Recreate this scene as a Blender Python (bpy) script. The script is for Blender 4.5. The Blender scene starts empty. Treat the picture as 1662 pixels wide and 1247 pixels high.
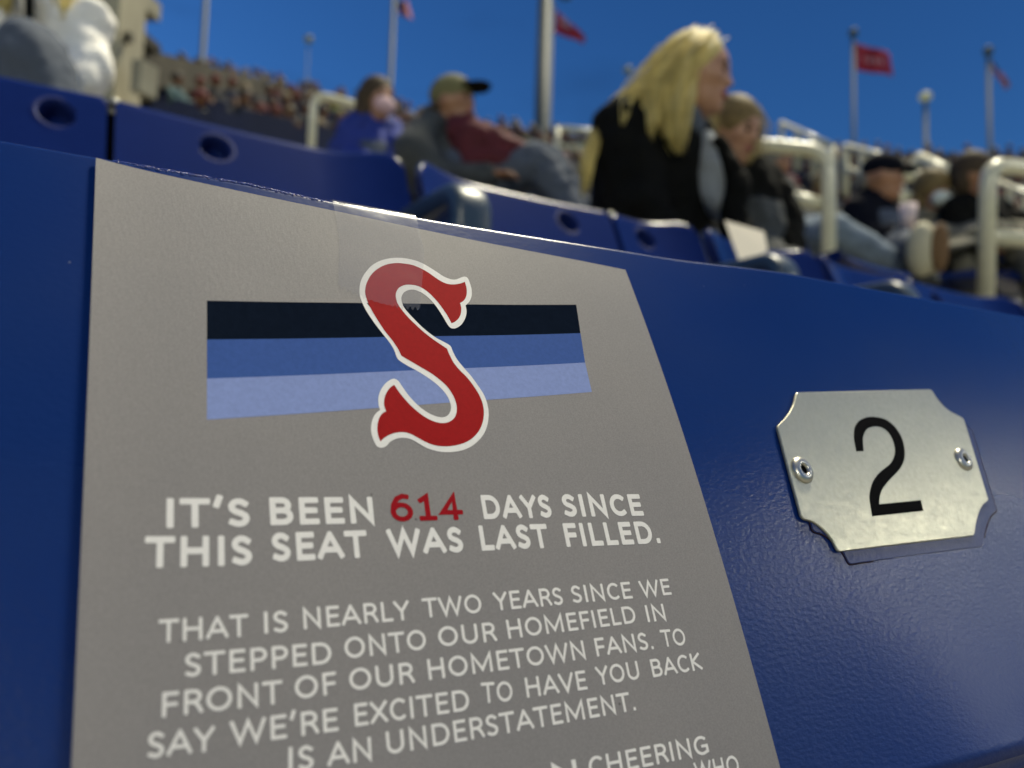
import bpy, bmesh, math, random
from mathutils import Vector, Matrix, noise

random.seed(7)
S = bpy.context.scene
COL = S.collection
PI = math.pi

# ------------------------------------------------------------------ camera
# camera axes in the place's frame: X runs along the seat row, Y runs up the stand, Z is up
RX = Vector((0.8511711, -0.0670814, -0.5205841))
RY = Vector((-0.5240349, -0.0520705, -0.8501036))
RZ = Vector((0.0299191, 0.9963879, -0.0794739))
FPX, CX, CY = 1296.0, 831.0, 623.5          # focal length and centre in photograph pixels
cam_d = bpy.data.cameras.new('camera')
cam = bpy.data.objects.new('camera', cam_d)
COL.objects.link(cam)
m3 = Matrix((RX, RY, RZ))
cam.matrix_world = m3.to_4x4()
cam_d.sensor_width = 36.0
cam_d.lens = FPX / 1662.0 * 36.0
cam_d.clip_start = 0.01
cam_d.clip_end = 2000.0
cam_d.dof.use_dof = True
cam_d.dof.focus_distance = 0.275
cam_d.dof.aperture_fstop = 7.9
cam_d.dof.aperture_blades = 0
S.camera = cam

# ------------------------------------------------------------------ sky, light, exposure
SUN_DIR = Vector((0.42, 0.12, 0.90)).normalized()      # towards the lamp
world = bpy.data.worlds.new('World')
S.world = world
world.use_nodes = True
wn = world.node_tree.nodes
wl = world.node_tree.links
for n_ in list(wn):
    wn.remove(n_)
w_out = wn.new('ShaderNodeOutputWorld')
w_bg = wn.new('ShaderNodeBackground')
w_sky = wn.new('ShaderNodeTexSky')
w_sky.sky_type = 'NISHITA'
w_sky.sun_disc = False
w_sky.sun_elevation = math.radians(1.0)
w_sky.sun_rotation = math.radians(-40)
w_sky.altitude = 200
w_sky.air_density = 1.0
w_sky.dust_density = 0.2
w_sky.ozone_density = 4.0
w_bg.inputs['Strength'].default_value = 0.15
w_tint = wn.new('ShaderNodeMix'); w_tint.data_type = 'RGBA'; w_tint.blend_type = 'MULTIPLY'
w_tint.inputs[0].default_value = 1.0
w_tint.inputs[7].default_value = (1.6, 1.95, 2.3, 1)
wl.new(w_sky.outputs[0], w_tint.inputs[6])
# thin dusk cloud bank
w_geo = wn.new('ShaderNodeTexCoord')
w_map = wn.new('ShaderNodeMapping'); w_map.inputs['Scale'].default_value = (2.2, 2.2, 7.0)
w_noise = wn.new('ShaderNodeTexNoise'); w_noise.inputs['Scale'].default_value = 1.6; w_noise.inputs['Detail'].default_value = 5
w_ramp = wn.new('ShaderNodeValToRGB')
w_ramp.color_ramp.elements[0].position = 0.56; w_ramp.color_ramp.elements[0].color = (1, 1, 1, 1)
w_ramp.color_ramp.elements[1].position = 0.72; w_ramp.color_ramp.elements[1].color = (0.84, 0.82, 0.82, 1)
w_cm = wn.new('ShaderNodeMix'); w_cm.data_type = 'RGBA'; w_cm.blend_type = 'MULTIPLY'; w_cm.inputs[0].default_value = 1.0
wl.new(w_geo.outputs['Generated'], w_map.inputs[0]); wl.new(w_map.outputs[0], w_noise.inputs[0])
wl.new(w_noise.outputs[0], w_ramp.inputs[0])
wl.new(w_tint.outputs[2], w_cm.inputs[6]); wl.new(w_ramp.outputs[0], w_cm.inputs[7])
wl.new(w_cm.outputs[2], w_bg.inputs[0]); wl.new(w_bg.outputs[0], w_out.inputs[0])

sun_d = bpy.data.lights.new('floodlight_sun', 'SUN')
sun_d.energy = 3.9
sun_d.angle = math.radians(12.0)
sun_d.color = (1.0, 0.93, 0.70)
sun = bpy.data.objects.new('floodlight_sun', sun_d)
sun.rotation_euler = SUN_DIR.to_track_quat('Z', 'Y').to_euler()
sun.location = SUN_DIR * 30
COL.objects.link(sun)

S.view_settings.view_transform = 'Standard'
S.view_settings.look = 'None'
S.view_settings.exposure = 0.55
S.view_settings.gamma = 1.0
S.view_settings.use_curve_mapping = False
S.cycles.use_denoising = True
S.cycles.max_bounces = 6
S.cycles.sample_clamp_indirect = 4.0

# ------------------------------------------------------------------ helpers
def ray(px, py):
    a, b, c = px - CX, CY - py, -FPX
    return Vector((RX[0]*a + RX[1]*b + RX[2]*c, RY[0]*a + RY[1]*b + RY[2]*c, RZ[0]*a + RZ[1]*b + RZ[2]*c))

def at(px, py, depth):
    """point seen at a photograph pixel, at a distance in metres in front of the lens"""
    return ray(px, py) * (depth / FPX)

MATS = {}
def mat(name, col=(0.5, 0.5, 0.5), rough=0.5, metal=0.0, spec=0.5, noise_amt=0.0, noise_scale=40.0, bump=0.0, bump_scale=300.0,
        col2=None, coat=0.0, emit=None, emit_s=0.0, sheen=0.0, coords='Object', stretch=(1, 1, 1), rough_var=0.0):
    if name in MATS:
        return MATS[name]
    m = bpy.data.materials.new(name)
    m.use_nodes = True
    nt = m.node_tree
    b = nt.nodes['Principled BSDF']
    b.inputs['Base Color'].default_value = (*col, 1)
    b.inputs['Roughness'].default_value = rough
    b.inputs['Metallic'].default_value = metal
    b.inputs['Specular IOR Level'].default_value = spec
    b.inputs['Coat Weight'].default_value = coat
    b.inputs['Coat Roughness'].default_value = 0.12
    b.inputs['Sheen Weight'].default_value = sheen
    tc = nt.nodes.new('ShaderNodeTexCoord')
    mp = nt.nodes.new('ShaderNodeMapping'); mp.inputs['Scale'].default_value = stretch
    nt.links.new(tc.outputs[coords], mp.inputs[0])
    if noise_amt > 0 or col2 or rough_var:
        nz = nt.nodes.new('ShaderNodeTexNoise')
        nz.inputs['Scale'].default_value = noise_scale; nz.inputs['Detail'].default_value = 6; nz.inputs['Roughness'].default_value = 0.65
        nt.links.new(mp.outputs[0], nz.inputs[0])
        mx = nt.nodes.new('ShaderNodeMix'); mx.data_type = 'RGBA'
        c2 = col2 if col2 else tuple(c * (1 - noise_amt) for c in col)
        mx.inputs[6].default_value = (*col, 1); mx.inputs[7].default_value = (*c2, 1)
        rp = nt.nodes.new('ShaderNodeMapRange'); rp.inputs[1].default_value = 0.35; rp.inputs[2].default_value = 0.65
        nt.links.new(nz.outputs[0], rp.inputs[0]); nt.links.new(rp.outputs[0], mx.inputs[0])
        nt.links.new(mx.outputs[2], b.inputs['Base Color'])
        if rough_var:
            rr = nt.nodes.new('ShaderNodeMapRange'); rr.inputs[1].default_value = 0.3; rr.inputs[2].default_value = 0.7
            rr.inputs[3].default_value = rough - rough_var; rr.inputs[4].default_value = rough + rough_var
            nt.links.new(nz.outputs[0], rr.inputs[0]); nt.links.new(rr.outputs[0], b.inputs['Roughness'])
    if bump > 0:
        n2 = nt.nodes.new('ShaderNodeTexNoise'); n2.inputs['Scale'].default_value = bump_scale
        n2.inputs['Detail'].default_value = 3
        nt.links.new(mp.outputs[0], n2.inputs[0])
        bp = nt.nodes.new('ShaderNodeBump'); bp.inputs['Strength'].default_value = 1.0; bp.inputs['Distance'].default_value = bump
        nt.links.new(n2.outputs[0], bp.inputs['Height']); nt.links.new(bp.outputs[0], b.inputs['Normal'])
    if emit:
        b.inputs['Emission Color'].default_value = (*emit, 1); b.inputs['Emission Strength'].default_value = emit_s
    MATS[name] = m
    return m

def prop(o, label=None, cat=None, group=None, kind=None):
    if label: o['label'] = label
    if cat: o['category'] = cat
    if group: o['group'] = group
    if kind: o['kind'] = kind
    return o

def mesh_obj(name, verts, faces, m=None, parent=None, smooth=False, mats=None, idx=None):
    me = bpy.data.meshes.new(name)
    me.from_pydata([tuple(v) for v in verts], [], faces)
    if mats:
        for q in mats: me.materials.append(q)
        if idx: me.polygons.foreach_set('material_index', idx)
    elif m: me.materials.append(m)
    if smooth: me.polygons.foreach_set('use_smooth', [True] * len(me.polygons))
    me.update()
    o = bpy.data.objects.new(name, me)
    COL.objects.link(o)
    if parent: o.parent = parent
    return o

def empty(name, loc=(0, 0, 0), rotz=0.0):
    o = bpy.data.objects.new(name, None)
    o.empty_display_size = 0.1
    COL.objects.link(o); o.location = loc; o.rotation_euler = (0, 0, rotz)
    return o

class MB:
    """collects shapes, builds one mesh"""
    def __init__(s): s.v = []; s.f = []; s.mi = []
    def add(s, vs, fs, mi=0):
        k = len(s.v); s.v += [tuple(v) for v in vs]; s.f += [tuple(i + k for i in f) for f in fs]; s.mi += [mi] * len(fs)
    def box(s, c, d, rot=None, mi=0):
        vs = [Vector((x * d[0] / 2, y * d[1] / 2, z * d[2] / 2)) for x in (-1, 1) for y in (-1, 1) for z in (-1, 1)]
        if rot: vs = [rot @ q for q in vs]
        vs = [q + Vector(c) for q in vs]
        s.add(vs, [(0, 1, 3, 2), (4, 6, 7, 5), (0, 4, 5, 1), (2, 3, 7, 6), (0, 2, 6, 4), (1, 5, 7, 3)], mi)
    def tube(s, pts, rad, n=12, mi=0, caps=True):
        pts = [Vector(p) for p in pts]; rr = rad if isinstance(rad, (list, tuple)) else [rad] * len(pts)
        vs = []; fs = []; prev = None
        for i, p in enumerate(pts):
            t = (pts[min(i + 1, len(pts) - 1)] - pts[max(i - 1, 0)]).normalized()
            if prev is None:
                a = t.orthogonal().normalized()
            else:
                a = (prev - prev.dot(t) * t).normalized()
            prev = a; b = t.cross(a)
            for j in range(n):
                w = 2 * PI * j / n
                vs.append(p + (a * math.cos(w) + b * math.sin(w)) * rr[i])
        for i in range(len(pts) - 1):
            for j in range(n):
                k = (j + 1) % n
                fs.append((i * n + j, i * n + k, (i + 1) * n + k, (i + 1) * n + j))
        if caps:
            fs.append(tuple(reversed(range(n)))); fs.append(tuple((len(pts) - 1) * n + j for j in range(n)))
        s.add(vs, fs, mi)
    def ball(s, c, r, nu=12, nv=8, rot=None, mi=0):
        c = Vector(c); r = Vector(r) if hasattr(r, '__len__') else Vector((r, r, r))
        vs = [Vector((0, 0, r.z))]
        for i in range(1, nv):
            a = PI * i / nv
            for j in range(nu):
                b = 2 * PI * j / nu
                vs.append(Vector((r.x * math.sin(a) * math.cos(b), r.y * math.sin(a) * math.sin(b), r.z * math.cos(a))))
        vs.append(Vector((0, 0, -r.z)))
        fs = [(0, 1 + j, 1 + (j + 1) % nu) for j in range(nu)]
        for i in range(nv - 2):
            for j in range(nu):
                k = (j + 1) % nu
                fs.append((1 + i * nu + j, 1 + (i + 1) * nu + j, 1 + (i + 1) * nu + k, 1 + i * nu + k))
        e = len(vs) - 1; q = 1 + (nv - 2) * nu
        fs += [(e, q + (j + 1) % nu, q + j) for j in range(nu)]
        if rot: vs = [rot @ v for v in vs]
        s.add([v + c for v in vs], fs, mi)
    def cap(s, a, b, ra, rb, n=14, mi=0):
        """tapered capsule"""
        a = Vector(a); b = Vector(b); d = b - a; L = d.length
        if L < 1e-6:
            s.ball(a, ra, n, 8, mi=mi); return
        t = d / L; pts = []; rr = []
        for k in range(4, 0, -1):
            w = k / 4 * PI / 2 * 0.98; pts.append(a - t * ra * math.sin(w)); rr.append(max(ra * math.cos(w), 1e-4))
        pts.append(a); rr.append(ra); pts.append(b); rr.append(rb)
        for k in range(1, 5):
            w = k / 4 * PI / 2 * 0.98; pts.append(b + t * rb * math.sin(w)); rr.append(max(rb * math.cos(w), 1e-4))
        s.tube(pts, rr, n, mi)
    def build(s, name, m=None, parent=None, smooth=False, mats=None):
        return mesh_obj(name, s.v, s.f, m, parent, smooth, mats, s.mi if mats else None)

def remeshed(mb, name, m, parent, voxel=0.01, smooth_it=4):
    """fuse overlapping shapes into one continuous skin"""
    me = bpy.data.meshes.new('tmp'); me.from_pydata(mb.v, [], mb.f); me.update()
    o = bpy.data.objects.new('tmp', me); COL.objects.link(o)
    r = o.modifiers.new('r', 'REMESH'); r.mode = 'VOXEL'; r.voxel_size = voxel; r.use_smooth_shade = True
    sm = o.modifiers.new('s', 'SMOOTH'); sm.iterations = smooth_it; sm.factor = 0.5
    if name in ('top', 'jacket', 'trousers', 'sleeve', 'raised_knee', 'shirt', 'hood', 'lapel'):
        tx = bpy.data.textures.get('folds') or bpy.data.textures.new('folds', 'CLOUDS')
        tx.noise_scale = 0.075; tx.noise_depth = 2; tx.noise_type = 'HARD_NOISE'; tx.contrast = 1.6
        dm = o.modifiers.new('d', 'DISPLACE'); dm.texture = tx; dm.texture_coords = 'LOCAL'; dm.strength = 0.015; dm.mid_level = 0.25
        s2 = o.modifiers.new('s2', 'SMOOTH'); s2.iterations = 1
    dg = bpy.context.evaluated_depsgraph_get(); dg.update()
    me2 = bpy.data.meshes.new_from_object(o.evaluated_get(dg))
    bpy.data.objects.remove(o); bpy.data.meshes.remove(me)
    me2.name = name; me2.materials.clear(); me2.materials.append(m)
    me2.polygons.foreach_set('use_smooth', [True] * len(me2.polygons))
    me2.polygons.foreach_set('material_index', [0] * len(me2.polygons))
    ob = bpy.data.objects.new(name, me2); COL.objects.link(ob)
    if parent: ob.parent = parent
    return ob

def copy_tree(o, parent=None):
    c = o.copy(); COL.objects.link(c)
    if parent: c.parent = parent
    for ch in [q for q in bpy.data.objects if q.parent == o]:
        copy_tree(ch, c)
    return c

# ------------------------------------------------------------------ materials
M_seat = mat('seat_plastic', (0.006, 0.028, 0.215), rough=0.34, spec=0.5, noise_amt=0.12, noise_scale=9, bump=0.00022, bump_scale=900, rough_var=0.05)
M_seat2 = mat('seat_plastic_row', (0.006, 0.018, 0.115), rough=0.22, spec=0.2, noise_amt=0.15, noise_scale=6)
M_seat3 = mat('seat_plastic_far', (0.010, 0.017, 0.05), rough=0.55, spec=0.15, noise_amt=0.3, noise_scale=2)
M_gap = mat('black_rubber', (0.004, 0.004, 0.004), rough=0.8, spec=0.08)
M_cup = mat('seat_plastic_recess', (0.006, 0.016, 0.105), rough=0.6, spec=0.15)
M_arm = mat('armrest_grey', (0.035, 0.055, 0.08), rough=0.38)
M_steel = mat('bolt_steel', (0.50, 0.48, 0.42), rough=0.34, metal=0.9)
M_conc = mat('concrete', (0.26, 0.245, 0.21), rough=0.85, noise_amt=0.35, noise_scale=3, bump=0.004, bump_scale=30)
M_conc2 = mat('warm_concrete', (0.42, 0.38, 0.26), rough=0.8, noise_amt=0.25, noise_scale=1.2)
M_dark = mat('dark_beam', (0.085, 0.072, 0.045), rough=0.8, noise_amt=0.4, noise_scale=1.0)
M_rail = mat('cream_rail', (0.70, 0.66, 0.46), rough=0.35, metal=0.0, coat=0.3, noise_amt=0.1, noise_scale=20)
M_pole = mat('pole_grey', (0.085, 0.10, 0.105), rough=0.6, spec=0.2)

# ------------------------------------------------------------------ the near seat: one curved sheet of blue plastic
D0 = 0.20
UPW = Vector((0, 0.41782743, 0.90852641))
NW = Vector((0, -0.90852641, 0.41782743))
V_TOP = 0.1824
def lerp(a, b, t): return a + (b - a) * t
def sstep(a, b, x):
    t = min(1, max(0, (x - a) / (b - a))); return t * t * (3 - 2 * t)
def hgt(u, v):
    w = 0.03; q = (u - 0.10) / w
    a = 0.037 * w * (math.log1p(math.exp(q)) if q < 30 else q)
    a -= 0.42 * (v - 0.085) ** 2 * sstep(0.31, 0.23, u)
    low = max(0.0, 0.07 - v)
    a += 0.9 * low * low * sstep(0.17, 0.32, u)
    return a
def surf(u, v, off=0.0):
    h = hgt(u, v) + off
    return Vector((u, 0, 0)) + UPW * v - NW * (D0 - h)
surf0 = surf
def onseat(px, py):
    """photograph pixel -> (u, v) on the near seat's face"""
    r = ray(px, py); h = 0.0
    for _ in range(25):
        t = -(D0 - h) / NW.dot(r); p = r * t
        u = p.x; v = p.dot(UPW); h = hgt(u, v)
    return u, v

EDGE = [(0, 230), (155, 256), (394, 297), (540, 329), (680, 354), (850, 382), (1010, 407), (1150, 428), (1406, 468), (1662, 515)]
EDGE = [onseat(*p) for p in EDGE]
def vtop(u):
    if u <= EDGE[0][0]: return EDGE[0][1] + 0.0010
    for (a, b) in zip(EDGE, EDGE[1:]):
        if u <= b[0]:
            t = (u - a[0]) / (b[0] - a[0]); return lerp(a[1], b[1], t) + 0.0010
    return EDGE[-1][1] + 0.0010
def near_seat():
    root = empty('stadium_seat', surf(0.25, -0.3, -0.05))
    prop(root, 'big blue plastic seat back in front carrying the grey notice and the number plate', 'seat', 'blue stadium seats')
    inv = Matrix.Translation(-root.location)
    u0, u1, du = -0.075, 0.585, 0.006
    cols = int((u1 - u0) / du)
    prof = []                                   # (v, outward offset) round the section, front face upwards
    rr = 0.0018
    v = -0.022
    for k in range(0, 9):                       # bottom lip rolling under
        a = PI / 2 * k / 8
        prof.append((-0.030 - 0.006 * (1 - math.sin(a)) + 0.000, -0.012 * (math.cos(a))))
    for k in range(1, 42):
        prof.append((-0.030 + (V_TOP - rr + 0.030) * k / 41, 0.0))
    prof[-1] = (V_TOP - rr - 0.0016, 0.0); prof.append((V_TOP - rr - 0.0006, 0.0)); prof.append((V_TOP - rr, 0.0))
    for k in range(1, 13):
        a = PI * k / 12
        prof.append((V_TOP - rr + rr * math.sin(a), -rr + rr * math.cos(a)))
    for k in range(1, 8):
        prof.append((V_TOP - rr - (V_TOP + 0.020) * k / 7, -2 * rr - 0.001 * k))
    vs = []; n = len(prof)
    for i in range(cols + 1):
        u = u0 + (u1 - u0) * i / cols; vt = sum(vtop(u + k * 0.012) for k in (-2, -1, 0, 1, 2)) / 5
        for (v, o) in prof:
            vs.append(surf(u, v + (vt - V_TOP) * sstep(0.10, V_TOP - rr, v), o) - root.location)
    fs = []
    for i in range(cols):
        for j in range(n):
            k = (j + 1) % n
            fs.append((i * n + j, (i + 1) * n + j, (i + 1) * n + k, i * n + k))
    fs.append(tuple(range(n))); fs.append(tuple(reversed(range(cols * n, cols * n + n))))
    back = mesh_obj('backrest', vs, fs, M_seat_hero, root, True)
    # scuffed moulding flash along the top edge
    mb = MB(); rnd = random.Random(3)
    for i in range(300):
        u = 0.018 + 0.066 * rnd.random() ** 0.75
        a = rnd.uniform(0.1, 1.2)
        vv = vtop(u) - rr + rr * math.sin(a) ; oo = -rr + rr * math.cos(a)
        c = surf(u, vv, oo + 0.00003) - root.location
        r = rnd.uniform(0.00012, 0.00042)
        mb.ball(c, (r * rnd.uniform(1, 3.0), r, r * 0.6), 6, 4, Matrix.Rotation(rnd.uniform(-.5, .5), 3, 'Y'))
    o = mb.build('moulding_flash', M_flash, root, True); o['kind'] = 'stuff'
    # hinge arms that carry the back down to the row's beam
    for u in (-0.06, 0.57):
        mb = MB(); mb.box(surf(u, -0.12, -0.03) - root.location, (0.02, 0.03, 0.26)); mb.build('support_arm', M_gap, root)
    return root
# glossier, pebbled plastic for the near seat: fine grain everywhere, stronger low down
def hero_mat():
    m = bpy.data.materials.new('seat_plastic_near'); m.use_nodes = True
    nt = m.node_tree; b = nt.nodes['Principled BSDF']; L = nt.links.new
    tc = nt.nodes.new('ShaderNodeTexCoord')
    mp = nt.nodes.new('ShaderNodeMapping'); mp.inputs['Scale'].default_value = (0.55, 1, 1)
    L(tc.outputs['Object'], mp.inputs[0])
    n1 = nt.nodes.new('ShaderNodeTexNoise'); n1.inputs['Scale'].default_value = 12; n1.inputs['Detail'].default_value = 5
    L(mp.outputs[0], n1.inputs[0])
    mx = nt.nodes.new('ShaderNodeMix'); mx.data_type = 'RGBA'
    mx.inputs[6].default_value = (0.003, 0.019, 0.125, 1); mx.inputs[7].default_value = (0.004, 0.022, 0.110, 1)
    L(n1.outputs[0], mx.inputs[0])
    # pale dust specks
    vo = nt.nodes.new('ShaderNodeTexVoronoi'); vo.inputs['Scale'].default_value = 120; vo.inputs['Randomness'].default_value = 1
    L(tc.outputs['Object'], vo.inputs[0])
    lt = nt.nodes.new('ShaderNodeMath'); lt.operation = 'LESS_THAN'; lt.inputs[1].default_value = 0.035
    L(vo.outputs['Distance'], lt.inputs[0])
    sep = nt.nodes.new('ShaderNodeSeparateColor'); L(vo.outputs['Color'], sep.inputs[0])
    g2 = nt.nodes.new('ShaderNodeMath'); g2.operation = 'GREATER_THAN'; g2.inputs[1].default_value = 0.90; L(sep.outputs[0], g2.inputs[0])
    mu = nt.nodes.new('ShaderNodeMath'); mu.operation = 'MULTIPLY'; L(lt.outputs[0], mu.inputs[0]); L(g2.outputs[0], mu.inputs[1])
    m5 = nt.nodes.new('ShaderNodeMath'); m5.operation = 'MULTIPLY'; m5.inputs[1].default_value = 0.35; L(mu.outputs[0], m5.inputs[0])
    mx2 = nt.nodes.new('ShaderNodeMix'); mx2.data_type = 'RGBA'; mx2.inputs[7].default_value = (0.3, 0.33, 0.42, 1)
    L(mx.outputs[2], mx2.inputs[6]); L(m5.outputs[0], mx2.inputs[0]); L(mx2.outputs[2], b.inputs['Base Color'])
    rr = nt.nodes.new('ShaderNodeMapRange'); rr.inputs[1].default_value = 0.3; rr.inputs[2].default_value = 0.7
    rr.inputs[3].default_value = 0.20; rr.inputs[4].default_value = 0.27; b.inputs['Specular IOR Level'].default_value = 0.36
    # the moulding is smooth near the top and coarser low down
    sx = nt.nodes.new('ShaderNodeSeparateXYZ'); L(tc.outputs['Object'], sx.inputs[0])
    lo = nt.nodes.new('ShaderNodeMapRange'); lo.inputs[1].default_value = 0.37; lo.inputs[2].default_value = 0.27; lo.inputs[3].default_value = 0.0; lo.inputs[4].default_value = 0.17
    L(sx.outputs[2], lo.inputs[0])
    ad = nt.nodes.new('ShaderNodeMath'); ad.operation = 'ADD'
    L(n1.outputs[0], rr.inputs[0]); L(rr.outputs[0], ad.inputs[0]); L(lo.outputs[0], ad.inputs[1]); L(ad.outputs[0], b.inputs['Roughness'])
    # pebble grain
    mp2 = nt.nodes.new('ShaderNodeMapping'); mp2.inputs['Scale'].default_value = (0.6, 1, 1)
    L(tc.outputs['Object'], mp2.inputs[0])
    n2 = nt.nodes.new('ShaderNodeTexNoise'); n2.inputs['Scale'].default_value = 760; n2.inputs['Detail'].default_value = 4
    n3 = nt.nodes.new('ShaderNodeTexNoise'); n3.inputs['Scale'].default_value = 30; n3.inputs['Detail'].default_value = 3
    L(mp2.outputs[0], n2.inputs[0]); L(mp2.outputs[0], n3.inputs[0])
    b1 = nt.nodes.new('ShaderNodeBump'); b1.inputs['Distance'].default_value = 0.00020
    b2 = nt.nodes.new('ShaderNodeBump'); b2.inputs['Distance'].default_value = 0.00012
    L(n2.outputs[0], b1.inputs['Height']); L(n3.outputs[0], b2.inputs['Height']); L(b2.outputs[0], b1.inputs['Normal'])
    st = nt.nodes.new('ShaderNodeMapRange'); st.inputs[1].default_value = 0.42; st.inputs[2].default_value = 0.30; st.inputs[3].default_value = 0.22; st.inputs[4].default_value = 0.9
    L(sx.outputs[2], st.inputs[0]); L(st.outputs[0], b1.inputs['Strength'])
    L(b1.outputs[0], b.inputs['Normal'])
    return m
M_seat_hero = hero_mat()
M_flash = mat('scuffed_plastic', (0.05, 0.075, 0.28), rough=0.2)
near_seat()

# ------------------------------------------------------------------ the notice taped to it
def poster_mat():
    m = bpy.data.materials.new('printed_grey_card'); m.use_nodes = True
    nt = m.node_tree; b = nt.nodes['Principled BSDF']; L = nt.links.new
    tc = nt.nodes.new('ShaderNodeTexCoord')
    n1 = nt.nodes.new('ShaderNodeTexNoise'); n1.inputs['Scale'].default_value = 14; n1.inputs['Detail'].default_value = 5
    L(tc.outputs['Object'], n1.inputs[0])
    mx = nt.nodes.new('ShaderNodeMix'); mx.data_type = 'RGBA'
    mx.inputs[6].default_value = (0.203, 0.194, 0.198, 1); mx.inputs[7].default_value = (0.238, 0.220, 0.212, 1)
    L(n1.outputs[0], mx.inputs[0])
    # halftone grain
    n4 = nt.nodes.new('ShaderNodeTexNoise'); n4.inputs['Scale'].default_value = 2200; n4.inputs['Detail'].default_value = 1
    L(tc.outputs['Object'], n4.inputs[0])
    mr = nt.nodes.new('ShaderNodeMapRange'); mr.inputs[1].default_value = 0.3; mr.inputs[2].default_value = 0.7; mr.inputs[3].default_value = 0.90; mr.inputs[4].default_value = 1.08
    L(n4.outputs[0], mr.inputs[0])
    mv = nt.nodes.new('ShaderNodeMix'); mv.data_type = 'RGBA'; mv.blend_type = 'MULTIPLY'; mv.inputs[0].default_value = 1
    L(mx.outputs[2], mv.inputs[6]); L(mr.outputs[0], mv.inputs[7]); 
    # a few dark flecks
    vo = nt.nodes.new('ShaderNodeTexVoronoi'); vo.inputs['Scale'].default_value = 160
    L(tc.outputs['Object'], vo.inputs[0])
    lt = nt.nodes.new('ShaderNodeMath'); lt.operation = 'LESS_THAN'; lt.inputs[1].default_value = 0.06; L(vo.outputs['Distance'], lt.inputs[0])
    sep = nt.nodes.new('ShaderNodeSeparateColor'); L(vo.outputs['Color'], sep.inputs[0])
    g2 = nt.nodes.new('ShaderNodeMath'); g2.operation = 'GREATER_THAN'; g2.inputs[1].default_value = 0.95; L(sep.outputs[0], g2.inputs[0])
    mu = nt.nodes.new('ShaderNodeMath'); mu.operation = 'MULTIPLY'; L(lt.outputs[0], mu.inputs[0]); L(g2.outputs[0], mu.inputs[1])
    m5 = nt.nodes.new('ShaderNodeMath'); m5.operation = 'MULTIPLY'; m5.inputs[1].default_value = 0.6; L(mu.outputs[0], m5.inputs[0])
    mx2 = nt.nodes.new('ShaderNodeMix'); mx2.data_type = 'RGBA'; mx2.inputs[7].default_value = (0.03, 0.025, 0.02, 1)
    L(mv.outputs[2], mx2.inputs[6]); L(m5.outputs[0], mx2.inputs[0]); L(mx2.outputs[2], b.inputs['Base Color'])
    b.inputs['Roughness'].default_value = 0.55
    b.inputs['Specular IOR Level'].default_value = 0.15
    mp = nt.nodes.new('ShaderNodeMapping'); mp.inputs['Scale'].default_value = (1.5, 0.6, 0.6)
    L(tc.outputs['Object'], mp.inputs[0])
    n2 = nt.nodes.new('ShaderNodeTexNoise'); n2.inputs['Scale'].default_value = 620; n2.inputs['Detail'].default_value = 2
    L(mp.outputs[0], n2.inputs[0])
    n3 = nt.nodes.new('ShaderNodeTexNoise'); n3.inputs['Scale'].default_value = 16; n3.inputs['Detail'].default_value = 2
    L(tc.outputs['Object'], n3.inputs[0])
    b2 = nt.nodes.new('ShaderNodeBump'); b2.inputs['Distance'].default_value = 0.0005
    b1 = nt.nodes.new('ShaderNodeBump'); b1.inputs['Distance'].default_value = 0.00004
    L(n3.outputs[0], b2.inputs['Height']); L(n2.outputs[0], b1.inputs['Height']); L(b2.outputs[0], b1.inputs['Normal'])
    L(b1.outputs[0], b.inputs['Normal'])
    return m
M_card = poster_mat()
M_white = mat('print_white', (0.75, 0.725, 0.70), rough=0.7, spec=0.06, noise_amt=0.06, noise_scale=900)
M_red = mat('print_red', (0.30, 0.006, 0.008), rough=0.7, spec=0.06, noise_amt=0.12, noise_scale=700)
M_dred = mat('print_dark_red', (0.27, 0.004, 0.010), rough=0.7, spec=0.06)
M_navy = mat('print_navy', (0.006, 0.010, 0.020), rough=0.8, spec=0.0, noise_amt=0.2, noise_scale=400)
M_mid = mat('print_mid_blue', (0.035, 0.085, 0.29), rough=0.7, spec=0.06, noise_amt=0.12, noise_scale=600)
M_pale = mat('print_pale_blue', (0.21, 0.27, 0.52), rough=0.7, spec=0.06, noise_amt=0.12, noise_scale=700)
M_edge = mat('card_edge', (0.75, 0.73, 0.66), rough=0.7)

P_OFF = 0.0007                                   # face of the card above the plastic
notice = empty('notice', surf(0.11, 0.08, P_OFF))
prop(notice, 'grey printed card notice with a red letter and blue stripes taped to the near seat', 'notice')
NO = notice.location.copy()

def lerp(a, b, t): return a + (b - a) * t
def curl(u, v):
    """the card lifts a little from the plastic at its left edge"""
    return 0.0009 * max(0, 1 - (u - 0.013) / 0.02) ** 2 + 0.0003 * math.sin(u * 34 + v * 9) ** 2 * sstep(0.0, 0.06, u - 0.013)

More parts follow.
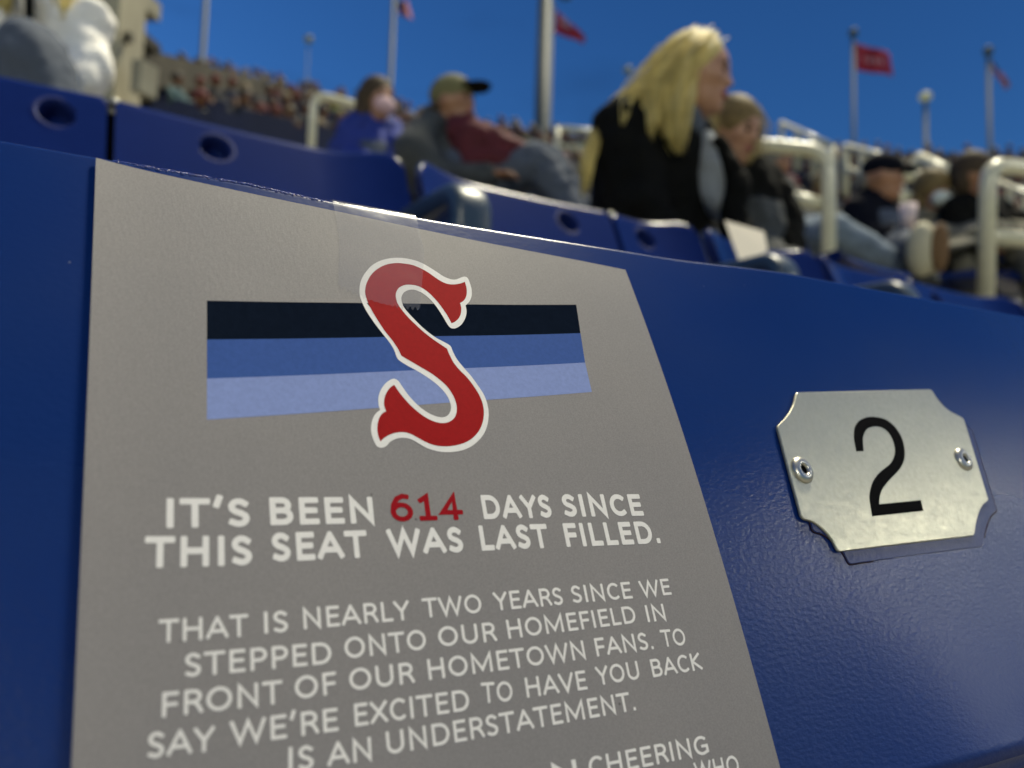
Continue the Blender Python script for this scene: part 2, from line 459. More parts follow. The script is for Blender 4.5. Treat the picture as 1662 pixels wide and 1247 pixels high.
def card():
    TL = onseat(155, 262); TR = onseat(1013, 440)
    BL = onseat(112.5, 1310); BR = onseat(1288, 1340)
    nu, nv = 60, 44
    vs = []; fs = []; idx = []
    for side in (0, 1):
        for i in range(nu + 1):
            for j in range(nv + 1):
                s = i / nu; t = j / nv
                u = lerp(lerp(TL[0], TR[0], s), lerp(BL[0], BR[0], s), t)
                v = lerp(lerp(TL[1], TR[1], s), lerp(BL[1], BR[1], s), t)
                vs.append(surf(u, v, P_OFF + curl(u, v) - side * 0.0006) - NO)
    N = (nu + 1) * (nv + 1)
    q = lambda i, j, k=0: k * N + i * (nv + 1) + j
    for i in range(nu):
        for j in range(nv):
            fs.append((q(i, j), q(i, j + 1), q(i + 1, j + 1), q(i + 1, j))); idx.append(0)
            fs.append((q(i, j, 1), q(i + 1, j, 1), q(i + 1, j + 1, 1), q(i, j + 1, 1))); idx.append(1)
    for i in range(nu):
        fs.append((q(i, 0), q(i + 1, 0), q(i + 1, 0, 1), q(i, 0, 1))); idx.append(1)
        fs.append((q(i, nv), q(i, nv, 1), q(i + 1, nv, 1), q(i + 1, nv))); idx.append(1)
    for j in range(nv):
        fs.append((q(0, j), q(0, j, 1), q(0, j + 1, 1), q(0, j + 1))); idx.append(1)
        fs.append((q(nu, j), q(nu, j + 1), q(nu, j + 1, 1), q(nu, j, 1))); idx.append(1)
    o = mesh_obj('card', vs, fs, None, notice, True, [M_card, M_edge], idx)
    for p in o.data.polygons:
        if p.material_index == 1: p.use_smooth = False
    o.data.set_sharp_from_angle(angle=math.radians(40))
card()

def printed(name, polys, m, base=0.00012, step=0.000004, parent=None):
    """flat print on the card: polygons given as lists of (u, v)"""
    bm = bmesh.new()
    for k, pl in enumerate(polys):
        vv = [bm.verts.new(surf(u, v, P_OFF + curl(u, v) + base + step * k) - NO) for (u, v) in pl]
        try: f = bm.faces.new(vv)
        except ValueError: continue
    bmesh.ops.triangulate(bm, faces=[f for f in bm.faces if len(f.verts) > 4])
    for f in bm.faces:
        if f.normal.dot(NW) < 0: f.normal_flip()
    me = bpy.data.meshes.new(name); bm.to_mesh(me); bm.free(); me.materials.append(m)
    o = bpy.data.objects.new(name, me); COL.objects.link(o); o.parent = parent or notice
    return o

def strip_poly(a, b, c, d, n=40):
    """quad split in slices so that it follows the card"""
    out = []
    for i in range(n):
        s0, s1 = i / n, (i + 1) / n
        f = lambda p, q, s: (lerp(p[0], q[0], s), lerp(p[1], q[1], s))
        out.append([f(d, c, s0), f(d, c, s1), f(a, b, s1), f(a, b, s0)])
    return out
def stripe(pl, m, label):
    pts = [onseat(*p) for p in pl]
    a, b, c, d = pts; n = 40; vs = []; fs = []
    for i in range(n + 1):
        for (p, q) in ((a, b), (d, c)):
            u = lerp(p[0], q[0], i / n); v = lerp(p[1], q[1], i / n)
            vs.append(surf(u, v, P_OFF + curl(u, v) + 0.00003) - NO)
    for i in range(n): fs.append((2 * i, 2 * i + 1, 2 * i + 3, 2 * i + 2))
    o = mesh_obj('stripe', vs, fs, m, notice, True)
    o['label'] = label
stripe([(335, 490.5), (933, 497), (940, 543), (335, 553.5)], M_navy, 'navy printed stripe')
stripe([(335, 553.5), (940, 543), (947.5, 590.5), (335, 617)], M_mid, 'mid blue printed stripe')
stripe([(335, 617), (947.5, 590.5), (958.5, 638), (335, 683.5)], M_pale, 'pale blue printed stripe')

def smooth_path(pts, corners, n=5):
    out = []; N = len(pts)
    cs = set(corners)
    for i in range(N):
        p1, p2 = pts[i], pts[(i + 1) % N]
        p0 = pts[i - 1] if p1 not in cs else p1
        p3 = pts[(i + 2) % N] if p2 not in cs else p2
        for k in range(n):
            t = k / n
            out.append(tuple(0.5 * (2 * p1[a] + (p2[a] - p0[a]) * t + (2 * p0[a] - 5 * p1[a] + 4 * p2[a] - p3[a]) * t * t
                       + (3 * p1[a] - p0[a] - 3 * p2[a] + p3[a]) * t ** 3) for a in (0, 1)))
    return out
RED = [(108,280),(109,240),(120,205),(145,165),(180,135),(225,113),(280,104),(330,107),(375,115),(420,133),(460,155),(500,183),(535,205),(570,219),(605,222),(640,217),(668,207),
 (676,235),(679,262),(675,290),(662,312),(640,327),(647,352),(645,385),(633,412),(612,432),(592,441),(570,400),(540,355),(500,305),(455,262),(410,235),(370,226),(330,227),(297,243),(280,272),(281,305),(295,342),
 (340,400),(390,450),(440,495),(500,540),(566,584),(580,618),(605,665),(640,707),(680,747),(720,800),(750,850),(768,900),(773,950),(765,1000),(745,1045),(710,1085),(665,1112),(610,1128),(550,1133),(490,1125),(440,1105),(400,1083),(360,1062),(320,1053),(280,1056),(245,1067),(215,1084),(193,1105),
 (180,1070),(175,1035),(178,1000),(190,965),(207,945),(225,935),(214,905),(213,875),(222,840),(245,805),(270,787),(300,832),(340,880),(380,920),(430,960),(480,988),(530,1002),(570,998),(600,980),(617,950),(620,910),(610,870),(590,830),(560,790),(520,755),(480,725),(430,695),(370,660),(310,625),
 (290,585),(260,540),(220,490),(180,430),(150,380),(125,330)]
RED_C = [(668,207),(640,327),(592,441),(566,584),(193,1105),(225,935),(270,787),(310,625)]
WHT = [(75,260),(80,215),(100,170),(140,122),(190,92),(250,77),(310,75),(370,84),(420,100),(470,127),(510,152),(550,178),(590,193),(620,193),(648,182),(668,178),(684,186),(697,215),(706,250),(706,285),(695,315),(672,340),(677,375),(670,410),(650,445),(622,466),(598,470),(580,461),(562,435),(535,390),(505,345),(475,310),(440,280),(405,261),(370,253),(335,262),(315,283),(310,310),(322,348),(352,387),(395,432),(440,475),(500,520),(560,552),(586,570),(600,602),(622,643),(660,690),(700,735),(740,790),(775,845),(795,905),(800,960),(790,1020),(765,1073),(720,1120),(665,1150),(600,1164),(530,1163),(460,1145),(410,1118),(370,1095),(330,1085),(290,1087),(250,1105),(225,1130),(200,1140),(175,1132),(158,1105),(145,1070),(140,1030),(147,985),(165,950),(191,928),(182,895),(182,855),(195,815),(220,780),(250,758),(272,754),(292,765),(315,797),(345,840),(385,885),(430,925),(480,955),(525,969),(560,965),(580,945),(588,915),(580,877),(560,840),(530,805),(490,770),(440,735),(390,705),(340,678),(300,652),(284,632),(268,590),(240,545),(200,495),(155,435),(115,375),(90,325),(78,290)]
def crop_uv(pts, ox, oy, sc): return [onseat(ox + x / sc, oy + y / sc) for (x, y) in pts]
emb = printed('emblem', [crop_uv(smooth_path(WHT, [(672,340),(191,928)]), 560, 400, 3.4648)], M_white, base=0.00005)
emb['label'] = 'white outline of the big curved letter S'
e2 = printed('emblem_fill', [crop_uv(smooth_path(RED, RED_C), 560, 400, 3.4648)], M_red, base=0.00007, parent=emb)

# ---- lettering: capitals drawn with strokes of one width
def arc(cx, cy, rx, ry, a0, a1, n=10):
    return [(cx + rx * math.cos(math.radians(lerp(a0, a1, i / n))), cy + ry * math.sin(math.radians(lerp(a0, a1, i / n)))) for i in range(n + 1)]
# each glyph: (ink width, left bearing, right bearing, strokes in a unit box measured at stroke centres)
def sbow():
    return [[(0.93, 0.88)] + arc(0.50, 0.755, 0.44, 0.245, 62, 180, 8)[0:] + [(0.12, 0.64), (0.30, 0.55), (0.66, 0.46), (0.90, 0.36)] + arc(0.50, 0.245, 0.46, 0.245, 8, -118, 9) + [(0.05, 0.09)]]
GL = {
 'A': (0.86, 0.0, 0.0, [[(0, 0), (0.5, 1)], [(0.5, 1), (1, 0)], [(0.19, 0.30), (0.81, 0.30)]]),
 'B': (0.60, 0.13, 0.06, [[(0, 0), (0, 1)], [(0, 1), (0.55, 1)] + arc(0.55, 0.765, 0.36, 0.235, 80, -90, 8) + [(0, 0.53)], [(0, 0.53), (0.55, 0.53)] + arc(0.58, 0.265, 0.42, 0.265, 85, -90, 8) + [(0, 0)]]),
 'C': (0.67, 0.07, 0.04, [arc(0.58, 0.5, 0.58, 0.5, 50, 308, 20)]),
 'D': (0.74, 0.13, 0.07, [[(0, 0), (0, 1)], [(0, 1), (0.40, 1)] + arc(0.42, 0.5, 0.58, 0.5, 88, -88, 14) + [(0.40, 0), (0, 0)]]),
 'E': (0.50, 0.13, 0.06, [[(0, 0), (0, 1)], [(0, 1), (1, 1)], [(0, 0.52), (0.9, 0.52)], [(0, 0), (1, 0)]]),
 'F': (0.48, 0.13, 0.04, [[(0, 0), (0, 1)], [(0, 1), (1, 1)], [(0, 0.49), (0.9, 0.49)]]),
 'G': (0.74, 0.07, 0.10, [arc(0.56, 0.5, 0.56, 0.5, 52, 300, 20) + [(1.0, 0.10), (1.0, 0.45), (0.62, 0.45)]]),
 'H': (0.70, 0.13, 0.13, [[(0, 0), (0, 1)], [(1, 0), (1, 1)], [(0, 0.52), (1, 0.52)]]),
 'I': (0.0, 0.13, 0.13, [[(0.5, 0), (0.5, 1)]]),
 'K': (0.62, 0.13, 0.0, [[(0, 0), (0, 1)], [(0.94, 1), (0.04, 0.52)], [(0.06, 0.54), (1, 0)]]),
 'L': (0.46, 0.13, 0.03, [[(0, 1), (0, 0), (1, 0)]]),
 'M': (0.98, 0.13, 0.13, [[(0, 0), (0, 1), (0.5, 0.12), (1, 1), (1, 0)]]),
 'N': (0.70, 0.13, 0.13, [[(0, 0), (0, 1), (1, 0), (1, 1)]]),
 'O': (0.88, 0.07, 0.07, [arc(0.5, 0.5, 0.5, 0.5, 90, 450, 28)]),
 'P': (0.56, 0.13, 0.04, [[(0, 0), (0, 1)], [(0, 1), (0.5, 1)] + arc(0.52, 0.72, 0.48, 0.28, 85, -88, 10) + [(0, 0.44)]]),
 'R': (0.60, 0.13, 0.02, [[(0, 0), (0, 1)], [(0, 1), (0.45, 1)] + arc(0.48, 0.74, 0.42, 0.26, 85, -88, 10) + [(0, 0.48)], [(0.52, 0.47), (0.76, 0.32), (1, 0)]]),
 'S': (0.52, 0.05, 0.05, sbow()),
 'T': (0.72, 0.01, 0.01, [[(0, 1), (1, 1)], [(0.5, 1), (0.5, 0)]]),
 'U': (0.70, 0.12, 0.12, [[(0, 1), (0, 0.36)] + arc(0.5, 0.36, 0.5, 0.36, 180, 360, 12)[1:-1] + [(1, 0.36), (1, 1)]]),
 'V': (0.82, 0.0, 0.0, [[(0, 1), (0.5, 0), (1, 1)]]),
 'W': (1.28, 0.02, 0.02, [[(0, 1), (0.25, 0), (0.5, 0.96), (0.75, 0), (1, 1)]]),
 'X': (0.72, 0.01, 0.01, [[(0, 0), (1, 1)], [(0, 1), (1, 0)]]),
 'Y': (0.72, 0.0, 0.0, [[(0, 1), (0.5, 0.45), (1, 1)], [(0.5, 0.47), (0.5, 0)]]),
 "'": (0.10, 0.05, 0.05, [[(1.0, 1.18), (0.0, 0.82)]]),
 '.': (0.0, 0.10, 0.06, [[(0.5, 0.0), (0.5, 0.02)]]),
 '6': (0.60, 0.07, 0.07, [[(0.88, 1.05), (0.62, 1.09), (0.28, 0.96), (0.06, 0.66), (0.0, 0.36)] + arc(0.5, 0.32, 0.5, 0.34, 185, 360, 10) + arc(0.5, 0.32, 0.5, 0.34, 5, 150, 8)]),
 '1': (0.46, 0.10, 0.07, [[(0.0, 0.86), (0.5, 1.05), (0.5, 0)], [(0, 0), (1, 0)]]),
 '4': (0.66, 0.03, 0.03, [[(0.70, 0), (0.70, 1.07), (0.0, 0.27), (1, 0.27)]]),
}
def stroke_polys(path, sx, sy, ox, oy, w):
    """strip of width w along a polyline, square ends with the corners taken off"""
    P = [(ox + x * sx, oy + y * sy) for (x, y) in path]
    Q = [P[0]]
    for p in P[1:]:
        if math.hypot(p[0] - Q[-1][0], p[1] - Q[-1][1]) > 1e-5 * 0 + w * 0.02: Q.append(p)
    P = Q
    closed = len(P) > 3 and math.hypot(P[0][0] - P[-1][0], P[0][1] - P[-1][1]) < w * 0.2
    n = len(P); L = []; Rr = []
    def nrm(a, b):
        dx, dy = b[0] - a[0], b[1] - a[1]; l = math.hypot(dx, dy) or 1; return (dx / l, dy / l)
    h = w / 2
    for i in range(n):
        if closed:
            d0 = nrm(P[i - 1] if i else P[-2], P[i]); d1 = nrm(P[i], P[i + 1] if i < n - 1 else P[1])
        else:
            d1 = nrm(P[i], P[i + 1]) if i < n - 1 else nrm(P[i - 1], P[i]); d0 = nrm(P[i - 1], P[i]) if i else d1
        tx, ty = d0[0] + d1[0], d0[1] + d1[1]; l = math.hypot(tx, ty)
        if l < 0.05: tx, ty = d1; l = 1
        tx, ty = tx / l, ty / l; c = max(0.42, tx * d0[0] + ty * d0[1]); k = h / c
        L.append((P[i][0] - ty * k, P[i][1] + tx * k)); Rr.append((P[i][0] + ty * k, P[i][1] - tx * k))
    out = []
    for i in range(n - 1): out.append([L[i], Rr[i], Rr[i + 1], L[i + 1]])
    if not closed:
        for (p, d) in ((P[0], nrm(P[1], P[0])), (P[-1], nrm(P[-2], P[-1]))):
            q = (-d[1], d[0]); e = 0.5 * w if len(path) > 1 else 0
            if abs(abs(d[1]) - 1) < 0.02 or abs(abs(d[0]) - 1) < 0.02: e = 0.5 * w
            else: e = 0.38 * w
            cf = 0.16 * w
            out.append([(p[0] + q[0] * h, p[1] + q[1] * h), (p[0] + q[0] * h + d[0] * (e - cf), p[1] + q[1] * h + d[1] * (e - cf)),
                        (p[0] + q[0] * (h - cf) + d[0] * e, p[1] + q[1] * (h - cf) + d[1] * e), (p[0] - q[0] * (h - cf) + d[0] * e, p[1] - q[1] * (h - cf) + d[1] * e),
                        (p[0] - q[0] * h + d[0] * (e - cf), p[1] - q[1] * h + d[1] * (e - cf)), (p[0] - q[0] * h, p[1] - q[1] * h)])
    return out
def word(text, p0, p1, cap, weight, m, parent=None):
    """a printed word whose baseline runs between two places on the card"""
    a = onseat(*p0); b = onseat(*p1)
    w = weight                                   # stroke weight as a share of the cap height
    x = 0; items = []
    for k, ch in enumerate(text):
        iw, lb, rb, st = GL[ch]
        if k: x += lb + 0.015
        full = iw + w
        items.append((x, iw, st, ch)); x += full + rb + 0.015
        last = x - rb - 0.015
    total = last
    ex = math.hypot(b[0] - a[0], b[1] - a[1]) / (total * cap)
    ca, sa = (b[0] - a[0]), (b[1] - a[1]); l = math.hypot(ca, sa); ca /= l; sa /= l
    obs = []
    for (x0, iw, st, ch) in items:
        polys = []; k = 0
        for path in st:
            for pl in stroke_polys(path, iw, 1 - w, x0 + w / 2, w / 2, w):
                q = []
                for (gx, gy) in pl:
                    X_ = gx * cap * ex; Y_ = gy * cap
                    q.append((a[0] + X_ * ca - Y_ * sa, a[1] + X_ * sa + Y_ * ca))
                polys.append((q, k))
            k += 1
        bm = []
        for q, kk in polys: bm.append((q, kk))
        obs.append(bm)
    # all letters of one word are one part
    allp = []
    bmx = bmesh.new()
    cnt = 0
    for bm in obs:
        for i, (q, kk) in enumerate(bm):
            vv = [bmx.verts.new(surf(u, v, P_OFF + curl(u, v) + 0.00004 + 0.0000008 * (i % 40) + 0.000004 * kk) - NO) for (u, v) in q]
            bmx.faces.new(vv)
    for f in bmx.faces:
        f.normal_update()
        if f.normal.dot(NW) < 0: f.normal_flip()
    me = bpy.data.meshes.new('printed_word'); bmx.to_mesh(me); bmx.free(); me.materials.append(m)
    o = bpy.data.objects.new('printed_word', me); COL.objects.link(o); o.parent = notice
    o['label'] = 'printed word ' + text.replace("'", '').replace('.', '')
    return o
TB, TR_ = 0.215, 0.155
C1 = 0.0076
for t, a, b in [("IT'S", (269, 859), (405.5, 857)), ('BEEN', (437.7, 854.6), (606.7, 850.7)), ('DAYS', (783.4, 845), (895.3, 842)), ('SINCE', (914, 840.6), (1043.3, 838.5))]:
    word(t, a, b, C1, TB, M_white)
word('614', (634, 848), (751, 846), C1, 0.19, M_dred)
for t, a, b in [('THIS', (233, 924), (409, 919)), ('SEAT', (440, 914), (597, 906.4)), ('WAS', (629, 903.5), (751.6, 898.4)), ('LAST', (779.8, 896), (891, 891)), ('FILLED.', (917.7, 889.4), (1070.4, 883))]:
    word(t, a, b, C1, TB, M_white)
C2 = 0.0052
LINES = [
 [('THAT', (255.7, 1045.6), (402, 1034)), ('IS', (427.7, 1030), (467, 1027)), ('NEARLY', (491.8, 1023), (664.8, 1007)), ('TWO', (685.6, 1004.5), (780.5, 996)), ('YEARS', (800.7, 993), (912.6, 983)), ('SINCE', (927, 980.7), (1025, 972.4)), ('WE', (1039, 970.6), (1088, 966.3))],
 [('STEPPED', (297.8, 1101), (537, 1078)), ('ONTO', (559, 1071), (691, 1055)), ('OUR', (711, 1051.5), (804.7, 1042)), ('HOMEFIELD', (823, 1038.5), (1031.4, 1011.8)), ('IN', (1049.5, 1011), (1079.4, 1008))],
 [('FRONT', (261.7, 1166), (457.4, 1142.6)), ('OF', (478, 1137), (545.8, 1127)), ('OUR', (566.4, 1122.7), (672, 1109.4)), ('HOMETOWN', (694.6, 1105), (948.4, 1070.6)), ('FANS.', (966.4, 1067), (1059, 1054.4)), ('TO', (1073.6, 1051.5), (1112, 1048))],
 [('SAY', (237, 1233), (347, 1219.5)), ("WE'RE", (371.5, 1212), (547.7, 1187)), ('EXCITED', (574.7, 1180.5), (760.6, 1153.6)), ('TO', (780.5, 1143), (830.3, 1139)), ('HAVE', (852.7, 1133.8), (951, 1120)), ('YOU', (967.5, 1114), (1036.8, 1103)), ('BACK', (1057.8, 1100.6), (1138.6, 1087.6))],
 [('IS', (466.4, 1254), (508, 1249)), ('AN', (529.6, 1245.5), (601.8, 1234.6)), ('UNDERSTATEMENT.', (627, 1226), (1029.6, 1153.6))],
]
for ln in LINES:
    for t, a, b in ln: word(t, a, b, C2, TR_, M_white)
word('N', (896, 1276), (936, 1267), C2, TR_, M_white)
word('CHEERING', (955, 1264), (1149, 1224), C2, TR_, M_white)
word('WHO', (1128, 1270), (1199, 1256), C2, TR_, M_white)

# ------------------------------------------------------------------ tape over the top edge
def tape():
    m = bpy.data.materials.new('clear_tape'); m.use_nodes = True
    nt = m.node_tree; L = nt.links.new
    for q in list(nt.nodes): nt.nodes.remove(q)
    out = nt.nodes.new('ShaderNodeOutputMaterial'); tr = nt.nodes.new('ShaderNodeBsdfTransparent'); gl = nt.nodes.new('ShaderNodeBsdfGlossy')
    df = nt.nodes.new('ShaderNodeBsdfDiffuse'); df.inputs[0].default_value = (0.85, 0.80, 0.76, 1)
    tr.inputs[0].default_value = (1.0, 1.0, 1.0, 1); gl.inputs['Roughness'].default_value = 0.16
    tc = nt.nodes.new('ShaderNodeTexCoord'); nz = nt.nodes.new('ShaderNodeTexNoise'); nz.inputs['Scale'].default_value = 60; L(tc.outputs['Object'], nz.inputs[0])
    bp = nt.nodes.new('ShaderNodeBump'); bp.inputs['Distance'].default_value = 0.0006; L(nz.outputs[0], bp.inputs['Height']); L(bp.outputs[0], gl.inputs['Normal'])
    fr = nt.nodes.new('ShaderNodeFresnel'); fr.inputs[0].default_value = 1.45
    m1 = nt.nodes.new('ShaderNodeMixShader'); m1.inputs[0].default_value = 0.05; L(tr.outputs[0], m1.inputs[1]); L(df.outputs[0], m1.inputs[2])
    m2 = nt.nodes.new('ShaderNodeMixShader'); m2.inputs[0].default_value = 0.09; L(m1.outputs[0], m2.inputs[1]); L(gl.outputs[0], m2.inputs[2])
    L(m2.outputs[0], out.inputs[0])
    uL, vL = onseat(536, 468); uR, vR = onseat(668, 505)
    u0 = onseat(541, 345)[0] ; u1 = onseat(677, 372)[0]
    org = surf((u0 + u1) / 2, 0.18, 0.001)
    root_l = org
    rr = 0.0018 + 0.0011
    cols = 60
    vs = []; nrow = 0
    for i in range(cols + 1):
        s = i / cols
        u = lerp(u0, u1, s)
        vb = lerp(vL, vR, s) + (0.0007 if i % 4 < 2 else 0.0) + 0.0004 * math.sin(i * 1.7) - 0.0022 * math.sin(s * PI)
        rows = []; V_TOP = vtop(u)
        for k in range(8): rows.append((lerp(vb, V_TOP - 0.0145, k / 7), P_OFF + 0.0006))
        rows.append((V_TOP - 0.0085, P_OFF + 0.0007)); rows.append((V_TOP - 0.0040, P_OFF + 0.0006))
        for k in range(0, 10):
            a = PI * k / 9
            rows.append((V_TOP - 0.0018 + rr * math.sin(a), -0.0018 + rr * math.cos(a)))
        rows.append((V_TOP - 0.016, -0.0097)); nrow = len(rows)
        uu = lambda r: u + (lerp(uL, uR, s) - lerp(u0, u1, s)) * max(0, (0.166 - r[0]) / 0.035)
        for r in rows: vs.append(surf(uu(r), r[0], r[1]) - org)
    fs = [(i * nrow + j, (i + 1) * nrow + j, (i + 1) * nrow + j + 1, i * nrow + j + 1) for i in range(cols) for j in range(nrow - 1)]
    o = mesh_obj('tape', vs, fs, m, None, True)
    o.location = org
    prop(o, 'strip of clear tape folded over the seat edge onto the grey notice', 'tape')
tape()

# ------------------------------------------------------------------ number plate
M_plate = mat('brushed_plate', (0.45, 0.44, 0.35), rough=0.34, metal=0.55, noise_amt=0.16, noise_scale=420, col2=(0.40, 0.39, 0.31), bump=0.0006, bump_scale=20, rough_var=0.05)
M_black = mat('plate_black', (0.002, 0.002, 0.0025), rough=0.7, spec=0.03)
def plate():
    OUT = [(322,143),(700,133),(1095,123),(1108,129),(1125,155),(1155,197),(1200,240),(1240,265),(1280,285),(1297,303),(1325,395),(1370,545),(1436,765),(1430,775),(1402,800),(1380,850),(1366,905),(1360,960),(1350,975),(1100,1005),(800,1040),(575,1068),(556,1060),(530,1010),(490,960),(440,915),(400,892),(360,880),(342,860),(300,700),(250,510),(207,350),(212,332),(245,300),(275,260),(298,215),(310,170),(316,150)]
    corners = [(322,143),(1095,123),(1297,303),(1436,765),(1350,975),(575,1068),(342,860),(207,350),(700,133),(1370,545),(800,1040),(1100,1005),(300,700),(250,510),(1325,395)]
    uv = crop_uv(smooth_path(OUT, corners, 3), 1200, 600, 3.597)
    uc, vc = onseat(1430, 765); org = surf0(uc, vc); root = empty('number_plate', org)
    def surf(u, v, off=0.0):                      # the plate is flat: tangent plane of the plastic at its middle
        h = hgt(uc, vc) + 0.037 * (u - uc) + off
        return Vector((u, 0, 0)) + UPW * v - NW * (D0 - h)
    prop(root, 'metal plate with notched corners and black 2 riveted to the near seat', 'number plate')
    def slab(poly, z0, z1, name, m, parent, bev=0.0):
        n = len(poly); cu = sum(p[0] for p in poly) / n; cv = sum(p[1] for p in poly) / n
        vs = []; fs = []
        rings = [(z0, 0.0), (z1 - bev, 0.0), (z1, bev)]
        for (z, ins) in rings:
            for (u, v) in poly:
                l = math.hypot(u - cu, v - cv); k = 1 - ins / l
                vs.append(surf(cu + (u - cu) * k, cv + (v - cv) * k, z) - org)
        for r in range(len(rings) - 1):
            for i in range(n):
                j = (i + 1) % n
                fs.append((r * n + i, r * n + j, (r + 1) * n + j, (r + 1) * n + i))
        bm = bmesh.new(); bv = [bm.verts.new(v) for v in vs]
        for f in fs: bm.faces.new([bv[i] for i in f])
        cf = bm.faces.new([bv[2 * n + i] for i in range(n)])
        bmesh.ops.triangulate(bm, faces=[cf]); bmesh.ops.recalc_face_normals(bm, faces=bm.faces[:])
        me = bpy.data.meshes.new(name); bm.to_mesh(me); bm.free(); me.materials.append(m)
        o = bpy.data.objects.new(name, me); COL.objects.link(o); o.parent = parent
        return o
    # raised plastic pad under the plate, a little low and to the right
    cu = sum(p[0] for p in uv) / len(uv); cv = sum(p[1] for p in uv) / len(uv)
    pad = [((u - cu) * 1.0 + cu + 0.0044, (v - cv) * 1.0 + cv - 0.0050) for (u, v) in uv]
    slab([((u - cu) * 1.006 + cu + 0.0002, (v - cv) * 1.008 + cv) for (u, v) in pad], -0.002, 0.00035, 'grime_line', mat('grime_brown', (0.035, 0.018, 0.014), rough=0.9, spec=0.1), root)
    slab(pad, -0.002, 0.0007, 'seat_pad', mat('seat_plastic_pad', (0.004, 0.018, 0.105), rough=0.34, spec=0.25, bump=0.0001, bump_scale=700), root, 0.0005)
    slab(uv, 0.0006, 0.0016, 'metal_plate', M_plate, root, 0.00035)
    TWO = [(665,488),(655,440),(650,400),(655,350),(675,315),(705,295),(745,285),(790,288),(835,300),(875,328),(910,370),(935,420),(947,480),(945,530),(930,570),(905,605),(870,640),(835,680),(812,715),(800,755),(797,795),(1040,770),(1056,833),(757,865),(745,800),(740,750),(748,700),(765,655),(795,615),(830,585),(860,560),(880,530),(890,490),(885,445),(868,400),(840,365),(805,345),(765,342),(730,355),(710,385),(703,420),(708,485)]
    t2 = crop_uv(smooth_path(TWO, [(665,488),(797,795),(1040,770),(1056,833),(757,865),(708,485)], 3), 1200, 600, 3.597)
    o = slab(t2, 0.0015, 0.00166, 'numeral', M_black, root)
    # rivets
    for (cx, cy) in ((347, 597), (1288, 533)):
        u, v = crop_uv([(cx, cy)], 1200, 600, 3.597)[0]
        mb = MB(); n = 28; vs = []; fs = []
        prof = [(0.0056, 0.0), (0.0056, 0.0005), (0.0052, 0.0010), (0.0044, 0.0015), (0.0034, 0.0018), (0.0026, 0.0018), (0.0021, 0.0015), (0.0019, 0.0008), (0.0017, -0.0004)]
        for (r, z) in prof:
            for i in range(n):
                a = 2 * PI * i / n
                vs.append(surf(u + r * 0.92 * math.cos(a), v + r * math.sin(a), 0.00165 + z) - org)
        for k in range(len(prof) - 1):
            for i in range(n):
                j = (i + 1) % n; fs.append((k * n + i, k * n + j, (k + 1) * n + j, (k + 1) * n + i))
        rv = mesh_obj('rivet', vs, fs, M_steel, root, True)
        vs = [surf(u + 0.0018 * math.cos(2 * PI * i / n), v + 0.0018 * math.sin(2 * PI * i / n), 0.0019) - org for i in range(n)]
        vs2 = [surf(u + 0.0018 * math.cos(2 * PI * i / n), v + 0.0018 * math.sin(2 * PI * i / n), 0.0024) - org for i in range(n)]
        mesh_obj('rivet_hole', vs2, [tuple(range(n))], M_black, rv)
plate()

# ------------------------------------------------------------------ the stand: concrete steps in an arc
R0 = 32.0
def bowl(s, phi, z):
    z += 0.035 * max(0.0, s - 10) * sstep(0.28, 0.55, phi)      # the far rows climb a little as the stand bends round
    return Vector(((R0 + s) * math.sin(phi), -R0 + (R0 + s) * math.cos(phi), z))
STEPS = [(-0.62, -0.72), (0.34, -0.39), (1.30, 0.02), (2.12, 0.44), (2.95, 0.85)]
while STEPS[-1][0] < 25.5:
    STEPS.append((STEPS[-1][0] + 0.84, STEPS[-1][1] + (0.28 if STEPS[-1][0] < 10.5 else 0.412)))
def floor_z(s):
    z = STEPS[0][1]
    for (a, b) in STEPS:
        if s >= a: z = b
    return z
def terrace():
    prof = [(-5.0, -4.3), (-5.0, -1.05), (-1.45, -1.05)]
    for (a, b) in STEPS: prof += [(a, prof[-1][1]), (a, b)]
    prof += [(27.5, prof[-1][1]), (27.5, -4.3)]
    n = len(prof); vs = []; fs = []; K = 90
    for i in range(K + 1):
        ph = math.radians(lerp(-28, 95, i / K))
        for (s, z) in prof: vs.append(bowl(s, ph, z))
    for i in range(K):
        for j in range(n - 1):
            fs.append((i * n + j, (i + 1) * n + j, (i + 1) * n + j + 1, i * n + j + 1))
    o = mesh_obj('stand_steps', vs, fs, M_conc)
    prop(o, 'concrete steps of the stand carrying the seat rows', None, None, 'structure')
terrace()
M_grass = mat('mown_grass', (0.05, 0.11, 0.025), rough=0.9, noise_amt=0.3, noise_scale=0.2)
o = mesh_obj('field_ground', [(-600, -600, -4.3), (600, -600, -4.3), (600, 600, -4.3), (-600, 600, -4.3)], [(0, 1, 2, 3)], M_grass)
o['kind'] = 'structure'

